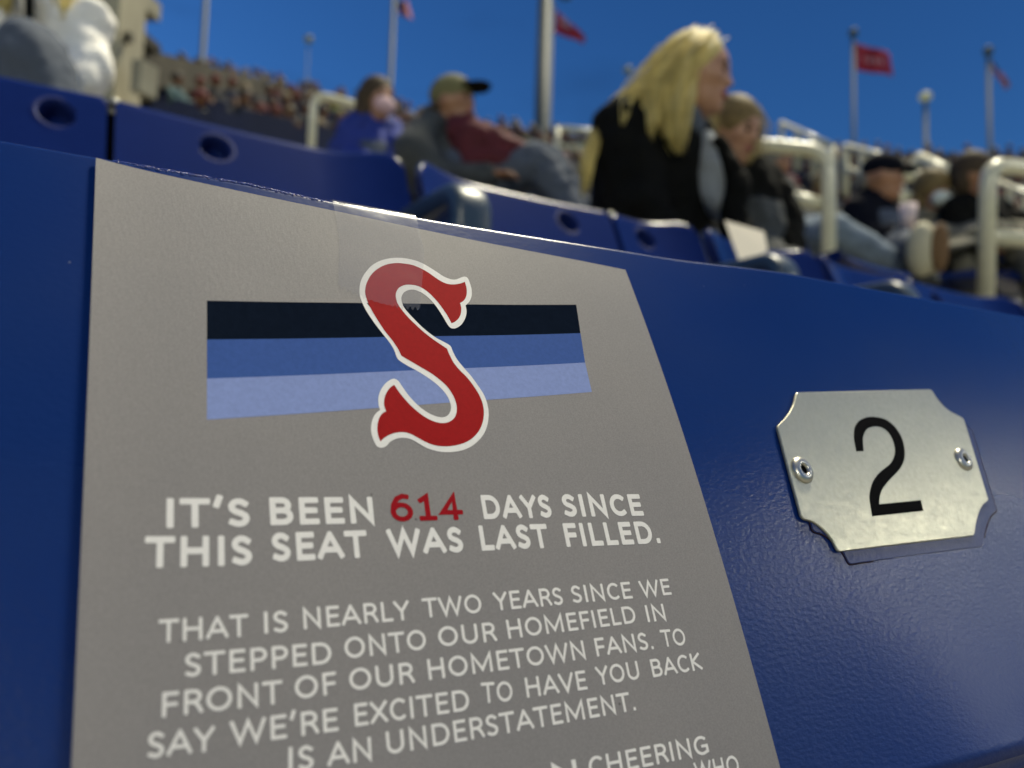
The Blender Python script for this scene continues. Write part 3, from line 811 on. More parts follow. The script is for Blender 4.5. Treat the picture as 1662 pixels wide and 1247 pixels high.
# ------------------------------------------------------------------ seats of the next row
def seat_back(name, w, arm_left, arm_right, dimple, parent, m=M_seat2, res=0.006, top_r=0.014, height=0.25):
    """curved shell; its ends beside an armrest sweep forward and have round corners"""
    prof = []
    nf = max(6, int(height / res))
    for k in range(nf): prof.append((-height + (height - top_r) * k / (nf - 1), 0.0))
    for k in range(1, 10):
        a = PI * k / 10; prof.append((-top_r + top_r * math.sin(a), -top_r + top_r * math.cos(a)))
    for k in range(4): prof.append((-top_r - (height - top_r) * k / 3, -2 * top_r))
    n = len(prof); cols = int(w / res)
    vs = []; fs = []
    for i in range(cols + 1):
        x = -w / 2 + w * i / cols
        dl = x + w / 2; dr = w / 2 - x
        h = 0.006 * (2 * x / w) ** 2
        drop = 0.0
        for on, d in ((arm_left, dl), (arm_right, dr)):
            if on:
                q = max(0, 1 - d / 0.13); h += 0.030 * q * q
                q2 = max(0, 1 - d / 0.035); drop = max(drop, 0.035 * (1 - math.sqrt(max(0, 1 - q2 * q2))))
            else:
                q2 = max(0, 1 - d / 0.008); drop = max(drop, 0.008 * (1 - math.sqrt(max(0, 1 - q2 * q2))))
        for (v, o_) in prof:
            off = o_ + h
            sc = (height - drop) / height
            vv = -height + (v + height) * sc
            p = UPW * vv + NW * off; vs.append(Vector((x, p.y, p.z)))
    for i in range(cols):
        xm = -w / 2 + w * (i + 0.5) / cols
        for j in range(n - 1):
            if prof[j][1] == 0.0 and prof[j + 1][1] == 0.0 and any(math.hypot(xm - dx, (prof[j][0] + prof[j + 1][0]) / 2 + 0.052) < 0.0235 for dx in dimple): continue
            fs.append((i * n + j, (i + 1) * n + j, (i + 1) * n + j + 1, i * n + j + 1))
    fs.append(tuple(range(n))); fs.append(tuple(reversed(range(cols * n, cols * n + n))))
    o = mesh_obj(name, vs, fs, m, parent, True)
    o.data.set_sharp_from_angle(angle=math.radians(60))
    return o
def sstep2(a, b, x): return sstep(a, b, x)

def pan_mesh(w):
    """tipped-down seat pan with a rounded front"""
    mb = MB(); pts = []
    n = 10; vs = []; fs = []
    prof = [(0.02, -0.34, 0.0), (-0.10, -0.385, 0), (-0.26, -0.375, 0), (-0.36, -0.36, 0), (-0.395, -0.375, 0), (-0.40, -0.40, 0), (-0.37, -0.415, 0), (-0.2, -0.42, 0), (0.02, -0.385, 0)]
    K = 8
    for i in range(K + 1):
        x = -w / 2 * 0.94 + w * 0.94 * i / K
        for (y, z, q) in prof: vs.append((x, y + 0.10, z - 0.02 + 0.012 * (2 * x / w) ** 2))
    P = len(prof)
    for i in range(K):
        for j in range(P):
            k = (j + 1) % P; fs.append((i * P + j, i * P + k, (i + 1) * P + k, (i + 1) * P + j))
    fs.append(tuple(reversed(range(P)))); fs.append(tuple(K * P + j for j in range(P)))
    mb.add(vs, fs); return mb

def armrest(parent, x):
    """moulded arm: runs forward from the back and turns down at its rounded front"""
    path = []
    for k in range(5): path.append(((0.0, -0.02 - 0.20 * k / 4, -0.115), 0.0))
    for k in range(1, 7):
        a = PI / 2 * k / 6; path.append(((0.0, -0.22 - 0.035 * math.sin(a), -0.150 + 0.035 * math.cos(a)), a))
    path.append(((0.0, -0.252, -0.25), PI / 2)); path.append(((0.0, -0.235, -0.40), PI / 2)); path.append(((0.0, -0.20, -0.56), PI / 2))
    vs = []; fs = []; n = 16
    for (p, a) in path:
        up = Vector((0, -math.sin(a), math.cos(a))); side = Vector((1, 0, 0))
        for j in range(n):
            w = 2 * PI * j / n; cx = math.cos(w); cz = math.sin(w)
            ex = abs(cx) ** 0.55 * (1 if cx > 0 else -1); ez = abs(cz) ** 0.55 * (1 if cz > 0 else -1)
            vs.append(Vector(p) + side * 0.029 * ex + up * 0.017 * ez)
    for i in range(len(path) - 1):
        for j in range(n):
            k = (j + 1) % n; fs.append((i * n + j, (i + 1) * n + j, (i + 1) * n + k, i * n + k))
    fs.append(tuple(range(n))); fs.append(tuple(reversed(range((len(path) - 1) * n, len(path) * n))))
    vs = [v + Vector((x, 0, 0)) for v in vs]
    return mesh_obj('armrest', vs, fs, M_arm, parent, True)

def bolt(parent, x, y, z, r=0.006):
    mb = MB(); mb.ball((x, y, z), (r, r * 0.7, r), 12, 8)
    return mb.build('bolt', M_steel, parent, True)

def row_seat(x0, x1, Y, Z, al, ar, dimple, label, phi=0.0):
    w = x1 - x0
    t = empty('stadium_seat', ((x0 + x1) / 2, Y, Z), phi)
    prop(t, label, 'seat', 'blue stadium seats')
    bk = seat_back('backrest', w, al, ar, dimple, t)
    for dx in dimple:
        hh = 0.006 * (2 * dx / w) ** 2
        for on, d in ((al, dx + w / 2), (ar, w / 2 - dx)):
            if on: hh += 0.030 * max(0, 1 - d / 0.13) ** 2
        vs = []; fs = []; nn = 26
        for (r, z) in ((0.0285, 0.0001), (0.0265, 0.0004), (0.0240, 0.0004), (0.0222, -0.0010), (0.0205, -0.015), (0.0190, -0.034), (0.0001, -0.035)):
            for q in range(nn):
                a = 2 * PI * q / nn; p = UPW * (-0.052 + r * math.sin(a)) + NW * (hh + z); vs.append((dx + r * math.cos(a), p.y, p.z))
        for k in range(6):
            for q in range(nn): fs.append((k * nn + q, k * nn + (q + 1) % nn, (k + 1) * nn + (q + 1) % nn, (k + 1) * nn + q))
        mesh_obj('bolt_recess', vs, fs, M_cup, bk, True)
    pan_mesh(w).build('seat_pan', M_seat2, t, True)
    mb = MB(); mb.box((0, 0.045, -0.45), (0.05, 0.04, 0.42)); mb.box((0, -0.02, -0.655), (0.16, 0.16, 0.012))
    mb2 = MB(); mb2.box((0, 0.06, -0.5), (0.05, 0.05, 0.46)); mb2.build('stanchion', M_gap, t)
    if ar: armrest(t, w / 2 + 0.012)
    return t
YR, ZR = 1.20, 0.4625
L2 = ['blue seat at the left edge under the person in the white jacket', 'blue seat right of the first black joint with one round hole',
      'blue seat with a pale curved end beside the grey armrest', 'blue seat in front of the blonde woman, right of the second black joint',
      'blue seat with a pale glare patch below the girl', 'blue seat below the light blue jeans, right of the second armrest', 'blue seat in front of the brown shoe sole',
      'blue seat below the cream hoop rail at the right edge', 'blue seat beyond the cream hoop rail at the far right']
specs = [(-0.385, 0.071, 1, 0, [0.17]), (0.081, 0.492, 0, 1, [-0.075]), (0.520, 0.934, 1, 0, [0.105]), (0.946, 1.130, 0, 1, [-0.020]),
         (1.170, 1.500, 1, 1, []), (1.530, 1.905, 1, 0, [0.11]), (1.917, 2.36, 0, 1, [-0.13]), (2.39, 2.86, 1, 0, [0.12]), (2.872, 3.33, 0, 1, [-0.12])]
for i, (x0, x1, al, ar, dm) in enumerate(specs):
    t = row_seat(x0, x1, YR, ZR, al, ar, dm, L2[i])
    if ar == 0:            # black joint strap between a pair of backs, and its bolt
        mb = MB(); mb.box((((x1 - x0) / 2 + 0.005), -0.036, -0.118), (0.014, 0.012, 0.25), Matrix.Rotation(math.radians(-24.7), 3, 'X'))
        mb.build('joint_strap', M_gap, t)
        bolt(t, (x1 - x0) / 2 + 0.010, -0.004, -0.006, 0.005)
        mb = MB(); mb.box((((x1 - x0) / 2 + 0.005), -0.001, -0.020), (0.020, 0.006, 0.006)); mb.build('bracket', M_conc2, t)
    if al: bolt(t, -(x1 - x0) / 2 + 0.028, -0.028, -0.062, 0.008)

def glare_patch():  # thin cream slab standing in for the glare on the seat end
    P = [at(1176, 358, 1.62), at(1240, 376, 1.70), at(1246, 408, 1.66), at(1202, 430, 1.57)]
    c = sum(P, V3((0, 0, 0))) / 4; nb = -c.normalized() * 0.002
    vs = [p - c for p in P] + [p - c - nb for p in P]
    o = mesh_obj('glare_patch', vs, [(0, 3, 2, 1), (4, 5, 6, 7), (0, 1, 5, 4), (1, 2, 6, 5), (2, 3, 7, 6), (3, 0, 4, 7)], mat('glare_patch', (0.64, 0.58, 0.47), rough=0.5)); o.location = c
    prop(o, 'cream patch standing in for glare on the seat below the girl', 'card')
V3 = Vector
glare_patch()
# next rows up, only where the photograph looks past the people
SEAT_PROTO = None
def simple_seat_mesh():
    mb = MB()
    prof = [(-0.02, 0.0, 0.43), (-0.10, -0.012, 0.36), (-0.16, -0.02, 0.20)]
    vs = []; fs = []
    w = 0.225
    back = [(0.07, 0.60), (0.055, 0.61), (0.035, 0.60), (0.0, 0.50), (0.03, 0.49)]
    pan = [(0.02, 0.44), (-0.16, 0.41), (-0.36, 0.43), (-0.38, 0.41), (-0.34, 0.38), (0.02, 0.39)]
    for pr in (back, pan):
        n = len(pr); v = []
        for i in range(7):
            x = -w + 2 * w * i / 6; bulge = -0.03 * (abs(x) / w) ** 3
            v += [(x, y + bulge, z - (0.025 if abs(x) > w * 0.99 and z > 0.8 else 0)) for (y, z) in pr]
        f = []
        for i in range(6):
            for j in range(n):
                k = (j + 1) % n; f.append((i * n + j, (i + 1) * n + j, (i + 1) * n + k, i * n + k))
        f += [tuple(range(n)), tuple(reversed(range(6 * n, 7 * n)))]
        mb.add(v, f)
    mb.box((0, 0.06, 0.32), (0.05, 0.05, 0.66)); mb.box((0, 0.06, 0.004), (0.12, 0.12, 0.008))
    return mb
sm = simple_seat_mesh()
sseat = sm.build('stadium_seat', M_seat2, None, False)
sseat.data.polygons.foreach_set('use_smooth', [True] * len(sseat.data.polygons)); sseat.data.set_sharp_from_angle(angle=math.radians(40))
first = True
def put_seat(s, x, label, yaw=0.0):
    """s = distance of the row step, x along the arc"""
    global first
    ph = x / (R0 + s)
    p = bowl(s, ph, floor_z(s - 0.3))
    o = sseat if first else sseat.copy()
    if not first: COL.objects.link(o)
    first = False
    o.location = p; o.rotation_euler = (0, 0, -ph + yaw)
    prop(o, label, 'seat', 'blue stadium seats')
    return o

# ------------------------------------------------------------------ people
SKIN = mat('skin_warm', (0.42, 0.22, 0.13), rough=0.5, noise_amt=0.15, noise_scale=12)
SKIN2 = mat('skin_tan', (0.34, 0.165, 0.085), rough=0.5, noise_amt=0.15, noise_scale=12)
BLOND = mat('hair_blonde', (0.78, 0.62, 0.20), rough=0.42, noise_amt=0.45, noise_scale=30, stretch=(1, 1, 0.2))
BLOND2 = mat('hair_dark_blonde', (0.22, 0.155, 0.065), rough=0.65, spec=0.2, noise_amt=0.5, noise_scale=30)
LIPS = mat('lips_rose', (0.35, 0.10, 0.08), rough=0.5)
BROWN = mat('hair_brown', (0.06, 0.042, 0.025), rough=0.7, spec=0.2)
GREYH = mat('hair_grey', (0.16, 0.15, 0.13), rough=0.7, spec=0.2)
BLACKC = mat('cloth_black', (0.007, 0.007, 0.006), rough=0.9, spec=0.1, noise_amt=0.4, noise_scale=12)
NAVYC = mat('cloth_navy', (0.004, 0.005, 0.010), rough=0.9, spec=0.1)
GREYC = mat('cloth_grey', (0.24, 0.26, 0.28), rough=0.9, noise_amt=0.15, noise_scale=20)
CHARC = mat('cloth_charcoal', (0.052, 0.058, 0.060), rough=0.9, noise_amt=0.3, noise_scale=8)
MAROON = mat('cloth_maroon', (0.10, 0.010, 0.016), rough=0.85, noise_amt=0.3, noise_scale=10)
DENIM = mat('denim_blue', (0.075, 0.10, 0.16), rough=0.9, noise_amt=0.35, noise_scale=14)
DENIM2 = mat('denim_light', (0.16, 0.21, 0.27), rough=0.9, noise_amt=0.3, noise_scale=14)
SLATE = mat('cloth_slate', (0.075, 0.092, 0.125), rough=0.9, noise_amt=0.2, noise_scale=10)
WHITEC = mat('cloth_white', (0.86, 0.83, 0.76), rough=0.8, noise_amt=0.1, noise_scale=10)
BLUEC = mat('cloth_blue', (0.015, 0.035, 0.25), rough=0.85, noise_amt=0.3, noise_scale=10)
OLIVE = mat('cap_olive', (0.15, 0.14, 0.06), rough=0.85)
TAUPE = mat('blanket_taupe', (0.17, 0.16, 0.12), rough=0.95, noise_amt=0.35, noise_scale=14)
MASKW = mat('mask_white', (0.62, 0.68, 0.64), rough=0.8)
MASKP = mat('mask_pink', (0.62, 0.42, 0.44), rough=0.8)
TAN = mat('shoe_cream', (0.55, 0.50, 0.33), rough=0.7)
SOLE = mat('shoe_sole_brown', (0.16, 0.085, 0.03), rough=0.8)

CR = Vector((RX[0], RY[0], RZ[0])); CU = Vector((RX[1], RY[1], RZ[1])); CB = Vector((RX[2], RY[2], RZ[2]))
def dirv(r, u, b):
    """direction from shares of right, up and back-towards-the-lens"""
    return (CR * r + CU * u + CB * b).normalized()
def frame(F):
    F = F.normalized(); Z_ = Vector((0, 0, 1)); Sd = Z_.cross(F).normalized(); U = F.cross(Sd)
    return F, Sd, U
def rotm(F, Sd, U): return Matrix((F, Sd, U)).transposed()

def head_shapes(mb, c, F, k=1.0):
    F, Sd, U = frame(F); M = rotm(F, Sd, U)
    mb.ball(c + U * 0.02 * k, (0.092 * k, 0.074 * k, 0.10 * k), 20, 14, M)
    mb.ball(c + F * 0.022 * k - U * 0.055 * k, (0.062 * k, 0.055 * k, 0.062 * k), 16, 10, M)           # jaw
    mb.cap(c + F * 0.082 * k + U * 0.012 * k, c + F * 0.097 * k - U * 0.018 * k, 0.009 * k, 0.012 * k)   # nose
    mb.ball(c + F * 0.078 * k - U * 0.052 * k, (0.012 * k, 0.024 * k, 0.009 * k), 10, 6, M)             # lips
    mb.ball(c + F * 0.070 * k - U * 0.088 * k, (0.018 * k, 0.022 * k, 0.016 * k), 10, 6, M)             # chin
    for q in (-1, 1):
        mb.ball(c + Sd * q * 0.076 * k - F * 0.005 * k, (0.018 * k, 0.008 * k, 0.030 * k), 10, 8, M)     # ears
        mb.ball(c + Sd * q * 0.040 * k + F * 0.060 * k - U * 0.012 * k, (0.026 * k, 0.022 * k, 0.022 * k), 10, 8, M)
def eyes(root, c, F, k=1.0, z0=None):
    F, Sd, U = frame(F); M = rotm(F, Sd, U)
    for q in (-1, 1):
        mb = MB(); mb.ball(c + Sd * q * 0.031 * k + F * 0.080 * k + U * 0.012 * k - root, (0.008 * k, 0.013 * k, 0.008 * k), 10, 6, M)
        o = mb.build('eye', NAVYC, None, True); yield o
def face_details(root, rp, c, F, k=1.0):
    F, Sd, U = frame(F); M = rotm(F, Sd, U)
    for q in (-1, 1):
        mb = MB(); mb.ball(c + Sd * q * 0.033 * k + F * 0.082 * k + U * 0.032 * k - rp, (0.006 * k, 0.020 * k, 0.0045 * k), 10, 6, M); mb.build('eyebrow', BROWN, root, True)
    mb = MB(); mb.ball(c + F * 0.083 * k - U * 0.050 * k - rp, (0.012 * k, 0.024 * k, 0.009 * k), 12, 6, M); mb.build('lips', LIPS, root, True)

def hand_shapes(mb, wrist, d, nrm_, k=1.0, curl_=0.5):
    """palm with five bent fingers"""
    d = d.normalized(); side = d.cross(nrm_).normalized(); up = side.cross(d)
    palm = wrist + d * 0.045 * k
    mb.ball(palm, (0.048 * k, 0.040 * k, 0.016 * k), 12, 8, rotm(d, side, up))
    for i, (o_, L) in enumerate(((-0.030, 0.066), (-0.010, 0.078), (0.010, 0.074), (0.029, 0.056))):
        a = wrist + d * 0.080 * k + side * o_ * k; b = a + (d * 0.9 - up * curl_ * 0.4) * L * 0.5 * k; c = b + (d * 0.6 - up * curl_) * L * 0.5 * k
        mb.cap(a, b, 0.0095 * k, 0.009 * k, 8); mb.cap(b, c, 0.009 * k, 0.0075 * k, 8)
    a = wrist + d * 0.02 * k - side * 0.034 * k; b = a + (d * 0.6 - side * 0.7) * 0.035 * k
    mb.cap(a, b, 0.012 * k, 0.010 * k, 8); mb.cap(b, b + (d * 0.95 - side * 0.2) * 0.03 * k, 0.010 * k, 0.008 * k, 8)

def chain(mb, pts, extra=0.0):
    """pts: (point, radius)"""
    for (a, ra), (b, rb) in zip(pts, pts[1:]): mb.cap(a, b, ra + extra, rb + extra, 16)

PELVIS = []
def figure(name, label, head, F, k, torso, arms, legs, top, trousers, skin=SKIN, hair=None, shoes=CHARC, voxel=0.011, group=None, shoes_on=True, hands=True):
    """a seated person. head: centre; torso / arms / legs: chains of (point, radius) for the flesh"""
    root_p = torso[-1][0]
    PELVIS.append((root_p.copy(), F.copy(), 'blue seat under the ' + label.split(' with ')[0].split(' in ')[0] + ' ' + ' '.join(label.split()[1:6])))
    root = empty('person', root_p); prop(root, label, 'person', group or 'people seated in the stand')
    sh = -root_p
    def mv(mb): mb.v = [(x + sh.x, y + sh.y, z + sh.z) for (x, y, z) in mb.v]; return mb
    body = MB()
    head_shapes(body, head, F, k)
    neck_lo = torso[0][0] + Vector((0, 0, 0.03))
    chain(body, [(head - Vector((0, 0, 0.05)) * k, 0.052 * k), (neck_lo, 0.060 * k)])
    chain(body, [(p, r * 0.9) for p, r in torso])
    for a in arms:
        chain(body, [(p, r * 0.88) for p, r in a])
        chain(body, [(torso[0][0], 0.07 * k), (a[0][0], a[0][1])])
        if hands:
            d = (a[-1][0] - a[-2][0]); hand_shapes(body, a[-1][0], d, Vector((0, 0, 1)), k)
    for l in legs:
        chain(body, [(torso[-1][0], 0.1 * k), (l[0][0], l[0][1] * 0.9)])
        chain(body, [(p, r * 0.88) for p, r in l])
    remeshed(mv(body), 'body', skin, root, voxel, 3)
    tb = MB(); chain(tb, torso, 0.012)
    for a in arms:
        chain(tb, [(torso[0][0], 0.075 * k), (a[0][0], a[0][1])], 0.01); chain(tb, a, 0.012)
    # cloth folds: a few shallow ridges across elbows and belly
    rnd = random.Random(hash(label) % 1000 if False else len(label))
    for a in arms:
        if len(a) > 2:
            for q in range(3):
                p = a[1][0] + Vector((rnd.uniform(-.03, .03), rnd.uniform(-.03, .03), rnd.uniform(-.03, .03))); tb.ball(p, a[1][1] + 0.009, 10, 8)
    remeshed(mv(tb), 'jacket' if top in (BLACKC, WHITEC, NAVYC) else 'top', top, root, voxel, 3)
    lb = MB()
    chain(lb, [(torso[-1][0] + Vector((0, 0, 0.02)), torso[-1][1]), (torso[-1][0], torso[-1][1])], 0.014)
    for l in legs:
        chain(lb, [(torso[-1][0], 0.11 * k), (l[0][0], l[0][1])], 0.012); chain(lb, l, 0.013)
    remeshed(mv(lb), 'trousers', trousers, root, voxel, 3)
    if shoes_on:
        for l in legs:
            a = l[-1][0]; d = Vector((F.x, F.y, 0)).normalized(); sb = MB()
            sb.cap(a - Vector((0, 0, 0.045)) - d * 0.03, a + d * 0.15 * k - Vector((0, 0, 0.065)), 0.045 * k, 0.036 * k)
            sb.box(a + d * 0.06 * k - Vector((0, 0, 0.09)), (0.25 * k, 0.085 * k, 0.025), rotm(*frame(d)))
            remeshed(mv(sb), 'shoe', shoes, root, 0.012, 2)
    for e in eyes(root_p, head, F, k): e.parent = root
    face_details(root, root_p, head, F, k)
    return root, root_p

def strands(root, rp, m, flows, n, rad, seed, name='hair', base=None):
    """hair: a scalp mass plus many thin locks following flow lines. flow = [(point, spread), ...]"""
    rnd = random.Random(seed); mb = MB()
    for i in range(n):
        fl = flows[rnd.randrange(len(flows))]
        j = Vector((rnd.gauss(0, 1), rnd.gauss(0, 1), rnd.gauss(0, 1)))
        pts = []
        for (p, sp) in fl: pts.append(p + Vector((j.x + rnd.gauss(0, .15), j.y + rnd.gauss(0, .15), j.z * 0.5)) * sp - rp)
        pts = pts[:max(3, len(pts) - (rnd.random() < 0.35) )]; e_ = rnd.uniform(0.25, 1.0); pts[-1] = pts[-2].lerp(pts[-1], e_)
        q = []
        for a, b in zip(pts, pts[1:]): q += [a, (a + b) / 2]
        q.append(pts[-1])
        mb.tube(q, [rad] * (len(q) - 1) + [rad * 0.35], 5)
    o = mb.build(name, m, root, True)
    return o
def scalp(root, rp, m, head, F, k=1.0, back=0.02, down=0.0, extra=None, name='hair'):
    F, Sd, U = frame(F); M = rotm(F, Sd, U); mb = MB()
    mb.ball(head + U * 0.042 * k - F * back * k * 0.9 - rp, (0.102 * k, 0.090 * k, 0.100 * k), 18, 12, M)
    mb.ball(head - F * 0.045 * k - U * down * k - rp, (0.065 * k, 0.084 * k, 0.10 * k), 18, 12, M)
    if extra:
        for (a, ra, b, rb) in extra: mb.cap(a - rp, b - rp, ra, rb, 14)
    return remeshed(mb, name, m, root, 0.009, 3)

V3 = Vector
def J(px, py, d, r): return (at(px, py, d), r)

# --- blonde woman in a black jacket
F1 = dirv(0.92, -0.12, 0.36)
h = at(1131, 128, 2.30)
r_, rp = figure('person', 'woman with long blonde hair and black jacket sitting sideways', h, F1, 1.0,
    [J(1068, 205, 2.34, 0.105), J(1058, 262, 2.36, 0.160), J(1056, 330, 2.38, 0.175), J(1064, 400, 2.40, 0.17)],
    [[J(1018, 212, 2.24, 0.088), J(1035, 345, 2.18, 0.070), J(1110, 440, 2.16, 0.040)], [J(1120, 220, 2.48, 0.065), J(1180, 350, 2.50, 0.05), J(1215, 440, 2.40, 0.038)]],
    [[J(1080, 450, 2.30, 0.085), J(1290, 485, 2.32, 0.062), J(1300, 680, 2.4, 0.045)], [J(1090, 450, 2.5, 0.085), J(1290, 485, 2.55, 0.062), J(1300, 660, 2.6, 0.045)]],
    BLACKC, SLATE)
mb = MB(); mb.ball(at(1152, 283, 2.27) - rp, (0.055, 0.055, 0.105), 16, 12); mb.cap(at(1140, 235, 2.3) - rp, at(1165, 330, 2.27) - rp, 0.045, 0.05)
remeshed(mb, 'shirt', GREYC, r_, 0.01, 3)
mb = MB(); mb.cap(at(1168, 232, 2.24) - rp, at(1196, 285, 2.22) - rp, 0.022, 0.032); mb.cap(at(1196, 285, 2.22) - rp, at(1192, 360, 2.2) - rp, 0.032, 0.04)
remeshed(mb, 'lapel', BLACKC, r_, 0.01, 3)
mb = MB(); mb.cap(at(1118, 186, 2.27) - rp, at(1128, 205, 2.26) - rp, 0.035, 0.03); remeshed(mb, 'collar', SLATE, r_, 0.01, 2)
scalp(r_, rp, BLOND, h, F1, 1.0, 0.025, 0.02, [(at(1105, 110, 2.30), 0.085, at(1070, 165, 2.32), 0.075), (at(1098, 150, 2.24), 0.06, at(1088, 205, 2.20), 0.045)])
A = lambda x, y, d, s: (at(x, y, d), s)
strands(r_, rp, BLOND, [
    [A(1140, 62, 2.30, .018), A(1095, 85, 2.3, .022), A(1058, 130, 2.31, .022), A(1018, 165, 2.28, .014), A(982, 200, 2.24, .010), A(956, 255, 2.20, .008), A(945, 322, 2.18, .006)],
    [A(1140, 62, 2.28, .02), A(1100, 90, 2.26, .022), A(1062, 145, 2.26, .02), A(1022, 165, 2.27, .018), A(994, 182, 2.25, .012), A(962, 235, 2.20, .009), A(946, 300, 2.18, .006)],
    [A(1145, 64, 2.26, .015), A(1112, 105, 2.22, .018), A(1092, 160, 2.18, .022), A(1092, 210, 2.17, .018), A(1100, 250, 2.16, .008)],
    [A(1140, 64, 2.26, .015), A(1100, 100, 2.22, .018), A(1066, 150, 2.18, .020), A(1058, 185, 2.16, .012), A(1056, 228, 2.14, .006)],
    [A(1135, 64, 2.28, .015), A(1090, 100, 2.24, .018), A(1045, 150, 2.22, .018), A(1020, 175, 2.18, .010), A(1014, 205, 2.15, .006)]],
    900, 0.0020, 5, 'hair_locks')

# --- girl leaning beside her
F2 = dirv(0.55, -0.25, 0.72)
h = at(1192, 218, 2.72)
r_, rp = figure('person', 'girl with dark blonde hair leaning against the blonde woman', h, F2, 0.92,
    [J(1212, 292, 2.78, 0.08), J(1216, 330, 2.8, 0.10), J(1215, 372, 2.8, 0.12)],
    [[J(1172, 300, 2.70, 0.055), J(1185, 385, 2.62, 0.045), J(1240, 440, 2.55, 0.034)], [J(1246, 296, 2.86, 0.055), J(1278, 350, 2.80, 0.045), J(1285, 440, 2.7, 0.034)]],
    [[J(1215, 422, 2.7, 0.075), J(1330, 455, 2.6, 0.055), J(1345, 590, 2.7, 0.04)], [J(1230, 422, 2.85, 0.075), J(1340, 455, 2.8, 0.055), J(1350, 590, 2.85, 0.04)]],
    BLACKC, CHARC)
scalp(r_, rp, BLOND2, h, F2, 0.95, 0.022, 0.03, [(at(1220, 195, 2.76), 0.04, at(1222, 262, 2.78), 0.03)])
GIRLH = mat('hair_sandy', (0.46, 0.35, 0.14), rough=0.5, noise_amt=0.4, noise_scale=30)
strands(r_, rp, GIRLH, [[A(1190, 168, 2.72, .02), A(1218, 190, 2.72, .014), A(1226, 230, 2.70, .010), A(1212, 268, 2.68, .008)],
    [A(1185, 168, 2.72, .02), A(1160, 190, 2.70, .014), A(1152, 215, 2.68, .010), A(1150, 236, 2.66, .008)],
    [A(1195, 168, 2.74, .025), A(1222, 200, 2.76, .02), A(1226, 250, 2.76, .014), A(1216, 290, 2.74, .008)], [A(1175, 170, 2.74, .025), A(1150, 205, 2.76, .02), A(1146, 250, 2.74, .012)]], 420, 0.0022, 9, 'hair_locks')

# --- man in an olive cap, lying back, maroon sleeve
F3 = dirv(0.90, 0.10, 0.36)
h = at(735, 172, 3.50)
r_, rp = figure('person', 'man in olive cap with black brim lounging in a grey and maroon top', h, F3, 1.0,
    [J(702, 222, 3.52, 0.10), J(690, 262, 3.5, 0.13), J(740, 305, 3.45, 0.14)],
    [[J(672, 240, 3.42, 0.075), J(715, 292, 3.35, 0.06), J(790, 285, 3.3, 0.045)]],
    [[J(790, 300, 3.40, 0.09), J(868, 262, 3.38, 0.075), J(930, 350, 3.38, 0.055)], [J(800, 300, 3.55, 0.09), J(890, 268, 3.58, 0.072), J(945, 350, 3.6, 0.055)]],
    CHARC, SLATE, SKIN2)
mb = MB(); mb.cap(at(700, 200, 3.44) - rp, at(676, 250, 3.38) - rp, 0.055, 0.10); mb.cap(at(676, 250, 3.38) - rp, at(712, 285, 3.36) - rp, 0.10, 0.08); remeshed(mb, 'jacket_shoulder', CHARC, r_, 0.012, 3)
mb = MB(); mb.cap(at(754, 218, 3.42) - rp, at(800, 236, 3.38) - rp, 0.085, 0.080); mb.cap(at(800, 236, 3.38) - rp, at(862, 246, 3.36) - rp, 0.078, 0.028)
mb.cap(at(757, 232, 3.40) - rp, at(772, 268, 3.34) - rp, 0.07, 0.05); mb.cap(at(765, 268, 3.34) - rp, at(815, 258, 3.34) - rp, 0.05, 0.05)
mb.cap(at(738, 198, 3.46) - rp, at(752, 216, 3.42) - rp, 0.04, 0.08)
remeshed(mb, 'sleeve', MAROON, r_, 0.012, 4)
mb = MB(); mb.cap(at(700, 188, 3.56) - rp, at(712, 250, 3.44) - rp, 0.05, 0.085); remeshed(mb, 'hood', CHARC, r_, 0.012, 3)
F, Sd, U = frame(F3); M = rotm(F, Sd, U)
mb = MB(); mb.ball(h + U * 0.055 - F * 0.005 - rp, (0.102, 0.086, 0.085), 18, 12, M); cp = remeshed(mb, 'cap', OLIVE, r_, 0.009, 2)
mb = MB(); mb.ball(h + U * 0.055 + F * 0.125 - rp, (0.062, 0.066, 0.010), 16, 8, M); mb.ball(h + U * 0.068 + F * 0.085 - rp, (0.03, 0.06, 0.02), 12, 8, M)
cb = remeshed(mb, 'brim', BLACKC, r_, 0.007, 1)
mb = MB(); mb.ball(h - F * 0.055 - U * 0.015 - rp, (0.045, 0.078, 0.05), 14, 10, M); remeshed(mb, 'hair', BROWN, r_, 0.009, 2)

# --- woman with brown hair and pink mask, blue top
F4 = dirv(0.60, 0.0, 0.70)
h = at(614, 166, 4.2)
r_, rp = figure('person', 'brown-haired person with pink mask and blue top behind the seat row', h, F4, 0.95,
    [J(598, 205, 4.25, 0.10), J(596, 235, 4.25, 0.13), J(600, 270, 4.2, 0.13)],
    [[J(570, 212, 4.15, 0.07), J(560, 250, 4.1, 0.055), J(600, 268, 4.0, 0.04)], [J(630, 212, 4.3, 0.07), J(650, 250, 4.2, 0.055), J(640, 275, 4.1, 0.04)]],
    [[J(610, 285, 4.1, 0.08), J(690, 290, 4.0, 0.06), J(700, 400, 4.0, 0.045)], [J(615, 285, 4.25, 0.08), J(700, 290, 4.2, 0.06), J(710, 400, 4.2, 0.045)]],
    BLUEC, SLATE, voxel=0.014)
scalp(r_, rp, BROWN, h, F4, 1.05, 0.03, 0.05, [(at(598, 160, 4.2), 0.07, at(590, 196, 4.2), 0.055)])
F, Sd, U = frame(F4); M = rotm(F, Sd, U)
mb = MB(); mb.ball(h + F * 0.068 - U * 0.035 - rp, (0.045, 0.062, 0.045), 14, 10, M); remeshed(mb, 'face_mask', MASKP, r_, 0.008, 2)

